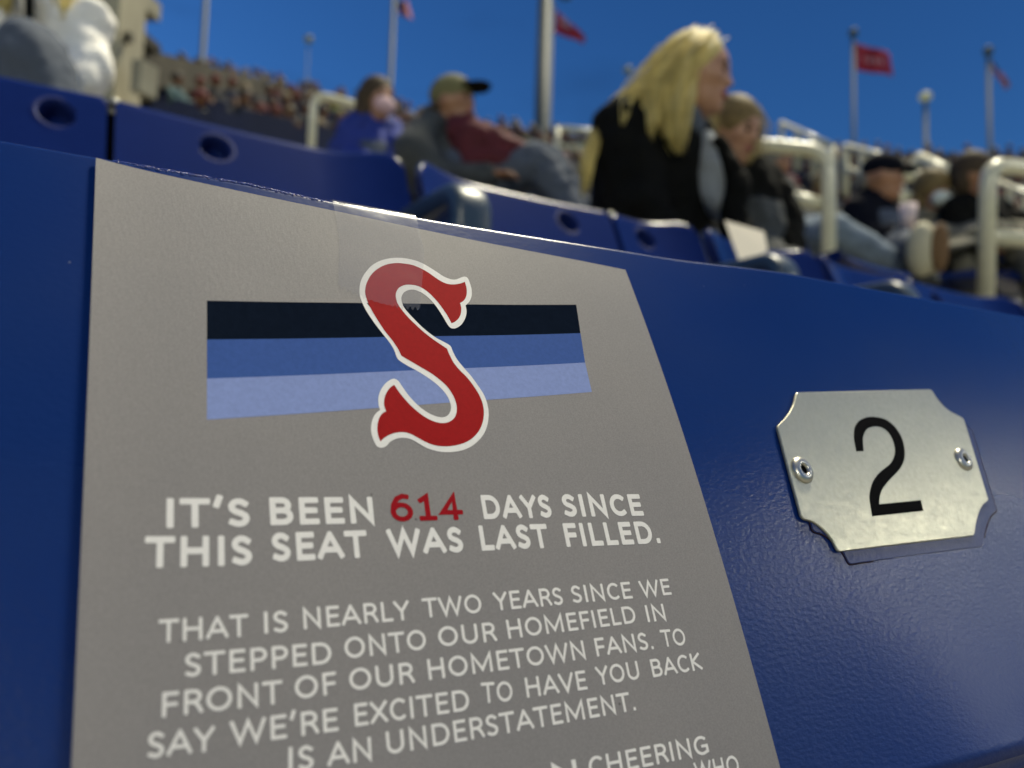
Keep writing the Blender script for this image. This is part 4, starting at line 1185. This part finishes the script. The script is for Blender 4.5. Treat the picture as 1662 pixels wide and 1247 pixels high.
# --- person in a white jacket at the left edge, knee up
F5 = dirv(0.30, -0.10, 0.95)
h = at(58, -75, 2.35)
r_, rp = figure('person', 'person in a white jacket with one knee raised at the left edge', h, F5, 1.0,
    [J(60, 20, 2.35, 0.10), J(55, 75, 2.38, 0.13), J(60, 150, 2.38, 0.14)],
    [[J(100, 18, 2.30, 0.070), J(126, 55, 2.26, 0.066), J(148, 118, 2.2, 0.050), J(60, 190, 2.10, 0.040)], [J(4, 30, 2.35, 0.062), J(-18, 110, 2.25, 0.055), J(38, 180, 2.12, 0.04)]],
    [[J(80, 175, 2.25, 0.09), J(48, 92, 2.00, 0.078), J(30, 300, 1.95, 0.06)], [J(20, 180, 2.35, 0.09), J(-10, 150, 2.0, 0.07), J(-30, 330, 1.95, 0.055)]],
    WHITEC, SLATE)
mb = MB(); chain(mb, [(at(48, 80, 1.99) - rp, 0.070), (at(52, 105, 1.98) - rp, 0.088), (at(62, 170, 2.0) - rp, 0.108)]); remeshed(mb, 'raised_knee', SLATE, r_, 0.011, 3)
scalp(r_, rp, BLOND, h, F5, 1.0)
mb = MB(); mb.tube([at(48, -10, 2.2) - rp, at(47, 30, 2.17) - rp, at(50, 60, 2.2) - rp], 0.012, 8); mb.build('zip', BLACKC, r_, True)
strands(r_, rp, BLOND, [[A(95, -110, 2.30, .014), A(108, -50, 2.24, .012), A(106, 0, 2.2, .010), A(104, 36, 2.18, .006)],
    [A(20, -110, 2.30, .014), A(8, -50, 2.24, .012), A(8, 0, 2.2, .012), A(6, 22, 2.18, .008)]], 130, 0.0035, 4, 'hair_locks')

# --- man in navy with dark cap, leg up with the brown sole to the lens
F6 = dirv(0.88, -0.05, 0.42)
h = at(1432, 292, 3.85)
r_, rp = figure('person', 'man in black top and dark cap with one cream shoe raised', h, F6, 1.0,
    [J(1415, 338, 3.9, 0.10), J(1412, 365, 3.9, 0.12), J(1425, 395, 3.85, 0.14)],
    [[J(1392, 345, 3.8, 0.07), J(1408, 388, 3.7, 0.055), J(1455, 382, 3.6, 0.04)], [J(1440, 340, 3.98, 0.06), J(1478, 375, 3.9, 0.05), J(1490, 372, 3.7, 0.035)]],
    [[J(1440, 400, 3.8, 0.085), J(1480, 402, 3.4, 0.062), J(1512, 408, 3.10, 0.048)], [J(1450, 405, 3.95, 0.085), J(1550, 450, 3.9, 0.06), J(1560, 540, 3.9, 0.045)]],
    NAVYC, SLATE, SKIN2, shoes_on=False, voxel=0.012)
F, Sd, U = frame(F6); M = rotm(F, Sd, U)
mb = MB(); mb.ball(h + U * 0.055 - rp, (0.10, 0.085, 0.078), 18, 12, M); mb.ball(h + U * 0.045 + F * 0.115 - rp, (0.055, 0.062, 0.010), 14, 8, M); remeshed(mb, 'cap', NAVYC, r_, 0.008, 2)
mb = MB(); mb.ball(h - F * 0.08 - U * 0.01 - rp, (0.028, 0.06, 0.05), 12, 8, M); remeshed(mb, 'hair', GREYH, r_, 0.008, 2)
sc_ = at(1524, 402, 3.02); Fs = dirv(0.34, 0.0, 0.94)          # the sole faces this way
Fs_, Ss_, Us_ = frame(Fs); Ms = rotm(Fs_, Ss_, Us_)
mb = MB(); mb.ball(sc_ - Fs_ * 0.045 - CR * 0.028 - rp, (0.055, 0.056, 0.108), 18, 12, Ms); mb.ball(sc_ - Fs_ * 0.05 - Us_ * 0.04 - rp, (0.06, 0.045, 0.06), 14, 10, Ms)
sh = remeshed(mb, 'shoe', TAN, r_, 0.009, 2)
mb = MB(); mb.ball(sc_ + CR * 0.004 - rp, (0.022, 0.043, 0.096), 18, 12, Ms); so = remeshed(mb, 'sole', SOLE, r_, 0.007, 1)

# --- bare-headed man behind the rail, light jeans
F7 = dirv(0.75, -0.05, 0.60)
h = at(1256, 268, 4.3)
r_, rp = figure('person', 'man in grey jacket and light jeans sitting behind the cream rail', h, F7, 0.95,
    [J(1252, 308, 4.3, 0.10), J(1262, 335, 4.25, 0.12), J(1285, 372, 4.1, 0.13)],
    [[J(1236, 314, 4.2, 0.065), J(1272, 360, 4.0, 0.05), J(1325, 358, 3.7, 0.038)], [J(1270, 312, 4.4, 0.06), J(1300, 350, 4.3, 0.05), J(1345, 352, 3.9, 0.036)]],
    [[J(1300, 385, 3.8, 0.085), J(1355, 378, 3.4, 0.070), J(1450, 430, 3.4, 0.052)], [J(1310, 390, 4.0, 0.085), J(1385, 390, 3.8, 0.065), J(1460, 470, 3.8, 0.05)]],
    CHARC, DENIM2, SKIN2, voxel=0.013)
scalp(r_, rp, GREYH, h, F7, 0.97)

# --- child with a white mask under a taupe blanket
F8 = dirv(0.35, -0.10, 0.92)
h = at(1514, 314, 4.1)
r_, rp = figure('person', 'child with tan hair and white face mask under a taupe blanket', h, F8, 0.85,
    [J(1512, 352, 4.15, 0.085), J(1516, 380, 4.15, 0.11), J(1520, 410, 4.1, 0.12)],
    [[J(1490, 360, 4.1, 0.05), J(1486, 392, 4.0, 0.042), J(1500, 400, 3.9, 0.03)], [J(1538, 360, 4.15, 0.05), J(1550, 392, 4.05, 0.042), J(1545, 402, 3.95, 0.03)]],
    [[J(1515, 415, 4.0, 0.07), J(1560, 425, 3.8, 0.05), J(1565, 500, 3.8, 0.04)], [J(1530, 415, 4.05, 0.07), J(1575, 425, 3.9, 0.05), J(1580, 500, 3.9, 0.04)]],
    TAUPE, TAUPE, SKIN, voxel=0.013)
scalp(r_, rp, BLOND2, h, F8, 0.95, 0.02, 0.03)
F, Sd, U = frame(F8); M = rotm(F, Sd, U)
mb = MB(); mb.ball(h + F * 0.058 - U * 0.035 - rp, (0.040, 0.060, 0.045), 14, 10, M); remeshed(mb, 'face_mask', MASKW, r_, 0.008, 2)

# --- man in black at the right edge, blanket on his lap
F9 = dirv(0.72, 0.0, 0.62)
h = at(1582, 288, 4.0)
r_, rp = figure('person', 'dark-haired man in open black jacket by the hoop rail', h, F9, 1.0,
    [J(1580, 336, 4.05, 0.10), J(1588, 365, 4.05, 0.125), J(1598, 400, 4.0, 0.13)],
    [[J(1552, 342, 4.0, 0.07), J(1548, 382, 3.95, 0.055), J(1590, 392, 3.8, 0.04)], [J(1612, 340, 4.15, 0.07), J(1650, 372, 4.1, 0.058), J(1675, 395, 3.9, 0.04)]],
    [[J(1610, 410, 3.9, 0.085), J(1672, 405, 3.7, 0.065), J(1690, 500, 3.7, 0.05)], [J(1620, 410, 4.05, 0.085), J(1690, 410, 4.0, 0.065), J(1700, 500, 4.0, 0.05)]],
    BLACKC, TAUPE, SKIN2, voxel=0.013)
scalp(r_, rp, BROWN, h, F9, 1.0, 0.02, 0.0)

# taupe blanket thrown over knees at the right
def blanket():
    vs = []; fs = []; nx, ny = 26, 16
    c = at(1575, 375, 3.75)
    for i in range(nx + 1):
        for j in range(ny + 1):
            a = i / nx; b = j / ny
            p = at(lerp(1478, 1690, a), lerp(352, 398, b) + 6 * math.sin(a * 9) , lerp(4.0, 3.65, b) + 0.03 * math.sin(a * 17 + b * 5) + 0.04 * math.sin(a * 6 - b * 9))
            vs.append(p - c)
    for i in range(nx):
        for j in range(ny): fs.append((i * (ny + 1) + j, i * (ny + 1) + j + 1, (i + 1) * (ny + 1) + j + 1, (i + 1) * (ny + 1) + j))
    o = mesh_obj('blanket', vs, fs, TAUPE, None, True); o.location = c
    s_ = o.modifiers.new('s', 'SOLIDIFY'); s_.thickness = 0.02
    prop(o, 'taupe blanket spread over laps right of the cream shoe', 'blanket')
blanket()

# paper cup in a hand
mb = MB(); c = at(1474, 350, 3.55); mb.tube([V3((0, 0, -0.06)), V3((0, 0, 0.05))], [0.028, 0.038], 16)
o = mb.build('paper_cup', mat('cup_paper', (0.62, 0.50, 0.50), rough=0.6), None, True); o.location = c
prop(o, 'pale paper cup held beside the man in the dark cap', 'cup')

# low seats right under each person
for (p, F_, lab) in PELVIS:
    o = sseat if first else sseat.copy()
    if not first: COL.objects.link(o)
    first = False
    o.location = p - V3((0, 0, 0.60)) + V3((F_.x, F_.y, 0)).normalized() * 0.10
    o.rotation_euler = (0, 0, math.atan2(F_.y, F_.x) + PI / 2); o.scale = (0.95, 0.9, 0.95)
    prop(o, lab, 'seat', 'blue stadium seats')

# ------------------------------------------------------------------ rails
def rail(label, paths, rad, cat='handrail', name='handrail', m=M_rail, group='cream metal rails', parts=('top_bar', 'post', 'mid_bar')):
    org = paths[0][0].copy()
    root = empty(name, org); prop(root, label, cat, group)
    for k, p in enumerate(paths):
        q = [p[0]]
        for i in range(1, len(p) - 1):       # round the bends
            a, b, c = p[i - 1], p[i], p[i + 1]
            r = min(0.09, (a - b).length * 0.45, (c - b).length * 0.45)
            u = b + (a - b).normalized() * r; v = b + (c - b).normalized() * r
            for t in range(7):
                t /= 6; q.append(u.lerp(b, t).lerp(b.lerp(v, t), t))
        q.append(p[-1]); mb = MB(); mb.tube([x - org for x in q], rad, 14)
        mb.build(parts[min(k, len(parts) - 1)], m, root, True)
    return root
def drop(p, z): return V3((p.x, p.y, z))
a = at(1120, 224, 3.35); b = at(1345, 246, 3.15)
rail('cream square rail behind the girl, bent down to a post', [[drop(a, a.z - 1.0), a, b, drop(b, b.z - 1.05)], [at(1268, 318, 3.22), at(1345, 335, 3.15)]], 0.028, parts=('frame', 'mid_bar'))
a = at(1604, 268, 3.05); b = at(1790, 285, 3.4)
rail('cream hoop rail standing at the right edge', [[at(1600, 500, 3.05), a, b, drop(b, b.z - 0.9)], [at(1604, 384, 3.05), at(1790, 402, 3.4)]], 0.031, parts=('frame', 'mid_bar'))
a = at(510, 152, 4.7); b = at(598, 176, 4.8)
rail('cream rail left of the brown-haired person', [[drop(a, a.z - 0.8), a, b, drop(b, b.z - 0.9)]], 0.024, parts=('frame',))
# stair rails in the far block, stepping down to the right
def stair_rail(label, x0, y0, d0, x1, y1, d1, n, hgt_=0.95, rad=0.03):
    a = at(x0, y0, d0); b = at(x1, y1, d1)
    root = empty('stair_rail', a); prop(root, label, 'stair rail', 'stair rails of the far block')
    mb = MB(); mb.tube([V3((0, 0, 0)), b - a], rad, 10); mb.build('top_bar', M_rail, root, True)
    mb = MB(); mb.tube([V3((0, 0, -hgt_ * .45)), b - a - V3((0, 0, hgt_ * .45))], rad * .8, 10); mb.build('mid_bar', M_rail, root, True)
    pm = None
    for i in range(n):
        t = i / (n - 1); p = (b - a) * t
        if pm is None:
            mb = MB(); mb.tube([V3((0, 0, 0)), V3((0, 0, -hgt_))], rad, 10); o = mb.build('post', M_rail, root, True); pm = o; 
        else:
            o = pm.copy(); COL.objects.link(o); o.parent = root
        o.location = p
stair_rail('pale stair rail high up just right of the girl', 1268, 200, 16, 1352, 238, 14, 4, 0.8, 0.05)
stair_rail('pale stair rail between the two near cream rails', 1372, 238, 11, 1462, 262, 10, 4, 0.7, 0.05)
stair_rail('pale stair rail above the masked child', 1490, 256, 9, 1562, 292, 8.5, 4, 0.45, 0.07)
stair_rail('short pale rail left of the masked child', 1458, 282, 7, 1560, 302, 7, 3, 0.4, 0.05)
stair_rail('pale stair rail at the far right behind the hoop rail', 1612, 292, 9, 1700, 330, 8, 4, 0.6, 0.035)
stair_rail('pale rail far behind the lounging man', 905, 208, 14, 1010, 218, 15, 3, 0.7, 0.05)

# ------------------------------------------------------------------ far seats and crowd
def far_seats():
    V = []; Fc = []
    rnd = random.Random(2)
    for (s, z) in STEPS[8:]:
        R = R0 + s + 0.55; n = int(R * math.radians(66) / 0.52)
        for i in range(n):
            ph = math.radians(-6) + i * 0.52 / R
            if int(ph * R0 / 0.52) % 22 in (0, 1): continue          # stairways
            er = V3((math.sin(ph), math.cos(ph), 0)); et = V3((math.cos(ph), -math.sin(ph), 0))
            o = bowl(s + 0.5, ph, z); k = len(V)
            for (t, r, h_) in ((-.22, 0.02, .42), (.22, 0.02, .42), (.22, .12, .86), (-.22, .12, .86), (-.22, .15, .86), (.22, .15, .86), (.22, .06, .42), (-.22, .06, .42),
                               (-.22, -.34, .42), (.22, -.34, .42), (-.22, -.34, .37), (.22, -.34, .37)):
                V.append(o + er * r + et * t + V3((0, 0, h_)))
            Fc += [(k, k + 1, k + 2, k + 3), (k + 3, k + 2, k + 5, k + 4), (k + 4, k + 5, k + 6, k + 7), (k + 8, k + 9, k + 1, k), (k + 10, k + 11, k + 9, k + 8), (k, k + 3, k + 4, k + 7), (k + 1, k + 6, k + 5, k + 2)]
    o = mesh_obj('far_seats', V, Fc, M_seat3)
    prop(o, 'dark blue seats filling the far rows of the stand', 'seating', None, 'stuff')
far_seats()
CROWD = [mat('crowd_' + n_, c, rough=0.9) for n_, c in (('charcoal', (0.025, 0.025, 0.028)), ('navy', (0.012, 0.018, 0.045)), ('red', (0.11, 0.014, 0.012)), ('pale', (0.30, 0.28, 0.23)),
         ('olive', (0.07, 0.065, 0.035)), ('teal', (0.05, 0.10, 0.11)), ('lime', (0.22, 0.28, 0.04)), ('brown', (0.07, 0.035, 0.02)))]
CSKIN = [mat('crowd_skin', (0.17, 0.075, 0.038), rough=0.7, spec=0.1), mat('crowd_skin_pale', (0.24, 0.125, 0.075), rough=0.7, spec=0.1)]
CHAIR = [mat('crowd_hair_dark', (0.03, 0.022, 0.018), rough=0.7), mat('crowd_hair_light', (0.18, 0.13, 0.06), rough=0.7), mat('crowd_cap_red', (0.12, 0.012, 0.012), rough=0.8)]
CM = CROWD + CSKIN + CHAIR
def spectator(mb, o, yaw, rnd, det=6):
    """small seated spectator"""
    c, s_ = math.cos(yaw), math.sin(yaw)
    M = Matrix.Rotation(yaw, 3, 'Z')
    f = lambda x, y, z: o + M @ V3((x, y, z))
    t = rnd.choices(range(8), (10, 9, 2.5, 2.5, 3, 1.0, 0.4, 3))[0]; sk = 8 + rnd.randrange(2); hr = 10 + rnd.choices((0, 1, 2), (5, 2, 1.2))[0]
    ln = rnd.uniform(-0.05, 0.08)
    mb.ball(f(0, -ln * .5, 0.62), (0.19, 0.13, 0.30), det + 2, det, M, t)
    mb.ball(f(0, -ln * .8, 0.80), (0.22, 0.11, 0.12), det + 2, det - 1, M, t)
    hd = f(rnd.uniform(-.03, .03), -ln - 0.02, 1.06)
    mb.ball(hd, (0.075, 0.09, 0.115), det + 2, det, M, sk)
    mb.ball(hd + M @ V3((0, 0.022, 0.040)), (0.100, 0.112, 0.100), det + 2, det, M, hr)
    leg = rnd.choice((0, 1, 1, 0, 4))
    for q in (-1, 1):
        mb.tube([f(q * .09, -0.02, 0.48), f(q * .12, -0.44, 0.50), f(q * .12, -0.46, 0.08)], [0.085, 0.065, 0.05], 6, leg)
        mb.tube([f(q * .22, -ln, 0.82), f(q * .25, -0.10, 0.60), f(q * .10, -0.34, 0.58)], [0.06, 0.05, 0.04], 6, t)
def crowd():
    rnd = random.Random(11)
    mb = MB(); near = []
    for (s, z) in STEPS[5:]:
        R = R0 + s + 0.35; n = int(R * math.radians(66) / 0.52)
        for i in range(n):
            ph = math.radians(-6) + i * 0.52 / R
            if int(ph * R0 / 0.52) % 22 in (0, 1): continue
            dens = 0.50 if s > 12 else 0.36
            if rnd.random() > dens: continue
            p = bowl(s + 0.42, ph, z)
            v = V3((p.x, p.y, 0))
            cx = p.dot(CR); cz = -p.dot(CB)
            if cz < 2 or not (-0.72 < cx / cz < 0.72): continue
            ppx = CX + FPX * cx / cz
            if p.length < (10.0 if ppx < 960 else 7.0): continue
            if ppx < 285: continue
            near.append((p.length, p, -ph + rnd.uniform(-.5, .9)))
    near.sort(key=lambda q: q[0])
    protos = []
    for k in range(14):
        m_ = MB(); rk = random.Random(100 + k); spectator(m_, V3((0, 0, 0)), 0, rk, 8)
        me = bpy.data.meshes.new('spectator')
        me.from_pydata(m_.v, [], m_.f)
        for q in CM: me.materials.append(q)
        me.polygons.foreach_set('material_index', m_.mi); me.polygons.foreach_set('use_smooth', [True] * len(m_.f)); me.update()
        names = ['charcoal', 'navy', 'red', 'pale', 'olive', 'teal', 'lime', 'brown']
        rk = random.Random(100 + k); t = rk.choices(range(8), (10, 9, 2.5, 2.5, 3, 1.0, 0.4, 3))[0]
        protos.append((me, names[t]))
    N = 110
    MARK = ((520, 'left of the brown-haired person'), (700, 'above the brown-haired person'), (960, 'behind the olive cap'), (1250, 'behind the blonde woman'),
            (1400, 'around the near cream rail'), (1560, 'above the dark cap'), (9999, 'behind the hoop rail'))
    count = {}
    for (d, p, yaw) in sorted(near[:N], key=lambda q: q[1].dot(CR) / -q[1].dot(CB)):
        me, col = rnd.choice(protos)
        o = bpy.data.objects.new('person', me); COL.objects.link(o)
        o.location = p; o.rotation_euler = (0, 0, yaw); sc = rnd.uniform(0.9, 1.05); o.scale = (sc, sc, sc)
        ppx = CX + FPX * p.dot(CR) / -p.dot(CB); mk = [t for x, t in MARK if ppx < x][0]
        rown = int(round((math.hypot(p.x, p.y + R0) - R0 - 3.8) / 0.84)) + 1
        kk = (mk, rown); count[kk] = count.get(kk, 0) + 1
        nth = ['first', 'second', 'third', 'fourth', 'fifth', 'sixth', 'seventh', 'eighth', 'ninth', 'tenth', 'eleventh', 'twelfth'][min(11, count[kk] - 1)]
        rw = ['lowest', 'second', 'third', 'fourth', 'fifth', 'sixth', 'seventh', 'eighth', 'ninth', 'tenth', 'eleventh', 'twelfth', 'thirteenth', 'fourteenth', 'fifteenth', 'sixteenth', 'seventeenth', 'eighteenth', 'nineteenth', 'twentieth', 'twenty-first', 'twenty-second', 'twenty-third', 'twenty-fourth', 'twenty-fifth', 'twenty-sixth', 'twenty-seventh', 'twenty-eighth'][min(27, max(0, rown - 1))]
        prop(o, 'spectator, %s from left in %s row %s, %s top' % (nth, rw, mk, col), 'person', 'spectators in the upper rows')
    for (d, p, yaw) in near[N:]:
        spectator(mb, p, yaw, rnd, 6)
    o = mb.build('crowd', None, None, True, CM)
    prop(o, 'spectators massed in the distant upper rows', 'crowd', None, 'stuff')
crowd()
# rim wall behind the last row
def rim():
    vs = []; fs = []; K = 90; prof = [(26.6, 9.0), (26.6, 10.9), (26.75, 10.95), (26.9, 10.9), (26.9, 9.0)]; n = len(prof)
    for i in range(K + 1):
        ph = math.radians(lerp(-28, 95, i / K))
        for (s, z) in prof: vs.append(bowl(s, ph, z))
    for i in range(K):
        for j in range(n - 1): fs.append((i * n + j, i * n + j + 1, (i + 1) * n + j + 1, (i + 1) * n + j))
    o = mesh_obj('rim_wall', vs, fs, M_conc); o['kind'] = 'structure'
rim()

# ------------------------------------------------------------------ grandstand building at the upper left
def building():
    root = empty('grandstand_building', at(185, 130, 12)); org = root.location.copy()
    prop(root, 'beige concrete grandstand tower with dark open levels and a long dark roof', 'building')
    mb = MB()
    def slabpx(x0, y0, x1, y1, d0, d1, th, m, name):
        """block whose front face has these corners, th metres deep"""
        a = at(x0, y0, d0); b = at(x1, y0, d1); c = at(x1, y1, d1); e = at(x0, y1, d0)
        e = V3((a.x, a.y, e.z)); c = V3((b.x, b.y, c.z))
        dirn = (b - a); back = V3((-dirn.y, dirn.x, 0)).normalized() * th
        if back.dot(CB) > 0: back = -back
        vs = [p - org for p in (a, b, c, e, a + back, b + back, c + back, e + back)]
        return mesh_obj(name, vs, [(0, 1, 2, 3), (5, 4, 7, 6), (4, 0, 3, 7), (1, 5, 6, 2), (4, 5, 1, 0), (3, 2, 6, 7)], m, root)
    slabpx(168, -260, 214, 190, 12, 12, 0.8, M_conc2, 'column')
    slabpx(60, -260, 168, 150, 14, 14, 0.3, M_dark, 'rear_wall')
    o = slabpx(60, 12, 190, 28, 12.6, 12.4, 1.2, M_dark, 'floor_beam'); 
    slabpx(60, -60, 190, -30, 12.6, 12.4, 1.2, M_conc2, 'floor_beam')
    slabpx(140, 62, 190, 150, 12.3, 12.2, 0.5, M_conc2, 'pier')
    slabpx(112, 95, 140, 150, 12.5, 12.5, 0.1, M_seat3, 'doorway')
    slabpx(196, 52, 212, 66, 11.9, 11.9, 0.1, M_dark, 'wall_box')
    slabpx(214, 96, 230, 150, 11.8, 11.7, 0.3, M_conc2, 'low_wall')
    # long roof edge falling away to the right
    a = [at(214, 74, 13), at(520, 152, 26)]; 
    vs = []
    for p, hh in ((a[0], 0.62), (a[1], 0.55)):
        for (dz, dy) in ((0, 0), (-hh, 0.0), (-hh, 2.5), (0, 2.5)): vs.append(p + V3((0, dy, dz)) - org)
    mesh_obj('roof_edge', vs, [(0, 4, 5, 1), (1, 5, 6, 2), (2, 6, 7, 3), (3, 7, 4, 0), (0, 1, 2, 3), (7, 6, 5, 4)], M_dark, root)
    a = [at(214, 98, 13.6), at(420, 150, 22)]; vs = []
    for p in a:
        for (dz, dy) in ((0, 0), (-2.2, 0.0), (-2.2, 1.5), (0, 1.5)): vs.append(p + V3((0, dy, dz)) - org)
    mesh_obj('back_wall', vs, [(0, 4, 5, 1), (1, 5, 6, 2), (2, 6, 7, 3), (3, 7, 4, 0), (0, 1, 2, 3), (7, 6, 5, 4)], M_dark, root)
building()

# ------------------------------------------------------------------ masts, flags and lamps beyond the rim
def mast(name, label, px_top, py_top, px_bot, d, r, cat, group=None, m=M_pole):
    top = at(px_top, py_top, d)
    base = V3((top.x, top.y, -4.3))
    root = empty(name, base); prop(root, label, cat, group)
    mb = MB(); mb.tube([V3((0, 0, 0)), top - base], [r * 1.25, r * 0.9], 16)
    mb.build('pole', m, root, True)
    return root, base, top
M_flagred = mat('flag_red', (0.40, 0.012, 0.030), rough=0.7)
M_flagwhite = mat('flag_white', (0.50, 0.24, 0.28), rough=0.7)
M_flagnavy = mat('flag_navy', (0.03, 0.045, 0.10), rough=0.7)
def flag(root, base, top, pts, mats, fn, mname='flag'):
    """cloth sheet from its four corners (pixels, at the mast's distance), waved"""
    d = -top.dot(CB); nx, ny = 18, 13
    vs = []; fs = []; idx = []
    for i in range(nx + 1):
        for j in range(ny + 1):
            a = i / nx; b = j / ny
            x = lerp(lerp(pts[0][0], pts[1][0], a), lerp(pts[3][0], pts[2][0], a), b); y = lerp(lerp(pts[0][1], pts[1][1], a), lerp(pts[3][1], pts[2][1], a), b)
            y += 2.2 * math.sin(a * 6.5) * a
            vs.append(at(x, y, d + 0.5 * math.sin(a * 7 + b) * a) - base)
    for i in range(nx):
        for j in range(ny):
            fs.append((i * (ny + 1) + j, i * (ny + 1) + j + 1, (i + 1) * (ny + 1) + j + 1, (i + 1) * (ny + 1) + j)); idx.append(fn((i + .5) / nx, (j + .5) / ny))
    o = mesh_obj(mname, vs, fs, None, root, True, mats, idx)
    s_ = o.modifiers.new('s', 'SOLIDIFY'); s_.thickness = 0.02
def finial(root, base, top, r):
    mb = MB(); mb.ball(top - base + V3((0, 0, r)), r * 1.6, 12, 8); mb.build('finial', M_pole, root, True)
emblem = lambda a, b: 1 if (0.20 < a < 0.86 and 0.40 < b < 0.60 and int(a * 18) % 3 != 2) else 0
stars = lambda a, b: 2 if (a < 0.42 and b < 0.54) else (int(b * 13) % 2)
r_, b_, t_ = mast('light_mast', 'thick grey mast rising out of frame left of the blonde woman', 886, -40, 882, 40, 0.38, 'mast')
mb = MB(); mb.box(t_ - b_ + V3((0, 0, 1.2)), (5, 0.5, 2.4), Matrix.Rotation(0.5, 3, 'Z')); mb.build('lamp_frame', M_pole, r_)
r_, b_, t_ = mast('flagpole', 'flagpole with red flag just right of the thick grey mast', 897, 10, 897, 62, 0.10, 'flagpole', 'flagpoles along the rim')
finial(r_, b_, t_, .12)
flag(r_, b_, t_, [(902, 16), (950, 60), (948, 72), (900, 52)], [M_flagred, M_flagwhite], lambda a, b: 1 if (0.15 < a < 0.5 and 0.1 < b < 0.5) else 0)
r_, b_, t_ = mast('flagpole', 'flagpole with red flag right of the blonde woman', 1385, 58, 1380, 55, 0.125, 'flagpole', 'flagpoles along the rim')
finial(r_, b_, t_, .2)
flag(r_, b_, t_, [(1388, 70), (1443, 86), (1450, 124), (1390, 114)], [M_flagred, M_flagwhite], emblem)
r_, b_, t_ = mast('flagpole', 'flagpole with striped flag at the far right', 1604, 88, 1604, 52, 0.14, 'flagpole', 'flagpoles along the rim')
finial(r_, b_, t_, .2)
flag(r_, b_, t_, [(1609, 96), (1640, 138), (1632, 146), (1610, 112)], [M_flagred, M_flagwhite, M_flagnavy], stars)
r_, b_, t_ = mast('flagpole', 'flagpole with small limp flag above the brown-haired person', 640, -12, 632, 58, 0.17, 'flagpole', 'flagpoles along the rim')
flag(r_, b_, t_, [(642, 0), (662, 4), (670, 34), (648, 22)], [M_flagred, M_flagwhite, M_flagnavy], stars)
r_, b_, t_ = mast('flagpole', 'bare grey pole above the crowd at upper left', 338, -60, 336, 50, 0.17, 'flagpole', 'flagpoles along the rim')
def lamp_post(label, px, py, d, r, glow):
    r_, b_, t_ = mast('lamp_post', label, px, py, px, d, r, 'lamp post', 'lamp posts beyond the rim')
    mb = MB(); mb.ball(t_ - b_ + V3((0, 0, 0.1)), (0.36, 0.36, 0.28), 16, 10)
    mb.build('lamp_head', glow, r_, True)
M_lamp = mat('lamp_lit', (0.15, 0.15, 0.1), rough=0.5, emit=(0.70, 0.74, 0.45), emit_s=0.16)
M_lamp2 = mat('lamp_dim', (0.10, 0.11, 0.06), rough=0.5, emit=(0.6, 0.6, 0.3), emit_s=0.05)
lamp_post('lit round lamp on a post between the two right flagpoles', 1502, 160, 46, 0.13, M_lamp)
lamp_post('round lamp on a thin post at upper left', 501, 66, 62, 0.05, M_lamp2)
lamp_post('round lamp partly behind the blonde hair', 1019, 116, 62, 0.05, M_lamp2)

# ------------------------------------------------------------------ floodlight tower across the field (out of frame, it lights the faces and glints on the plate)
def floodlights(c, label, FLOOD):
    c = c.normalized() * 85
    base = V3((c.x, c.y, -4.3)); root = empty('floodlight_tower', base)
    prop(root, label, 'floodlight tower', 'floodlight towers round the field')
    mb = MB(); mb.tube([V3((0, 0, 0)), c - base + V3((0, 0, 4))], [0.7, 0.4], 16); mb.build('mast', M_pole, root, True)
    d = (-c).normalized(); M = rotm(*frame(d))
    mb = MB(); mb.box(c - base - d * 0.6, (0.4, 9.6, 6.4), M); mb.build('frame', M_pole, root)
    em = mat('floodlight_lamp_%d' % FLOOD, (0.8, 0.8, 0.7), emit=(1.0, 0.95, 0.75), emit_s=FLOOD)
    me = None
    for i in range(6):
        for j in range(4):
            p = c - base + M @ V3((0.1, (i - 2.5) * 1.55, (j - 1.5) * 1.5))
            if me is None:
                mb = MB(); mb.ball((0, 0, 0), (0.16, 0.55, 0.55), 10, 6, M); o = mb.build('lamp', em, root, True); me = o.data
            else:
                o = bpy.data.objects.new('lamp', me); COL.objects.link(o); o.parent = root
            o.location = p
floodlights(V3((0.80, -0.50, 0.36)), 'lit floodlight tower with rows of lamps across the field', 52.0)
floodlights(V3((-0.42, -0.83, 0.36)), 'unseen lit floodlight tower added as front fill behind the lens to the left', 190.0)  # this tower is added out of view as front fill
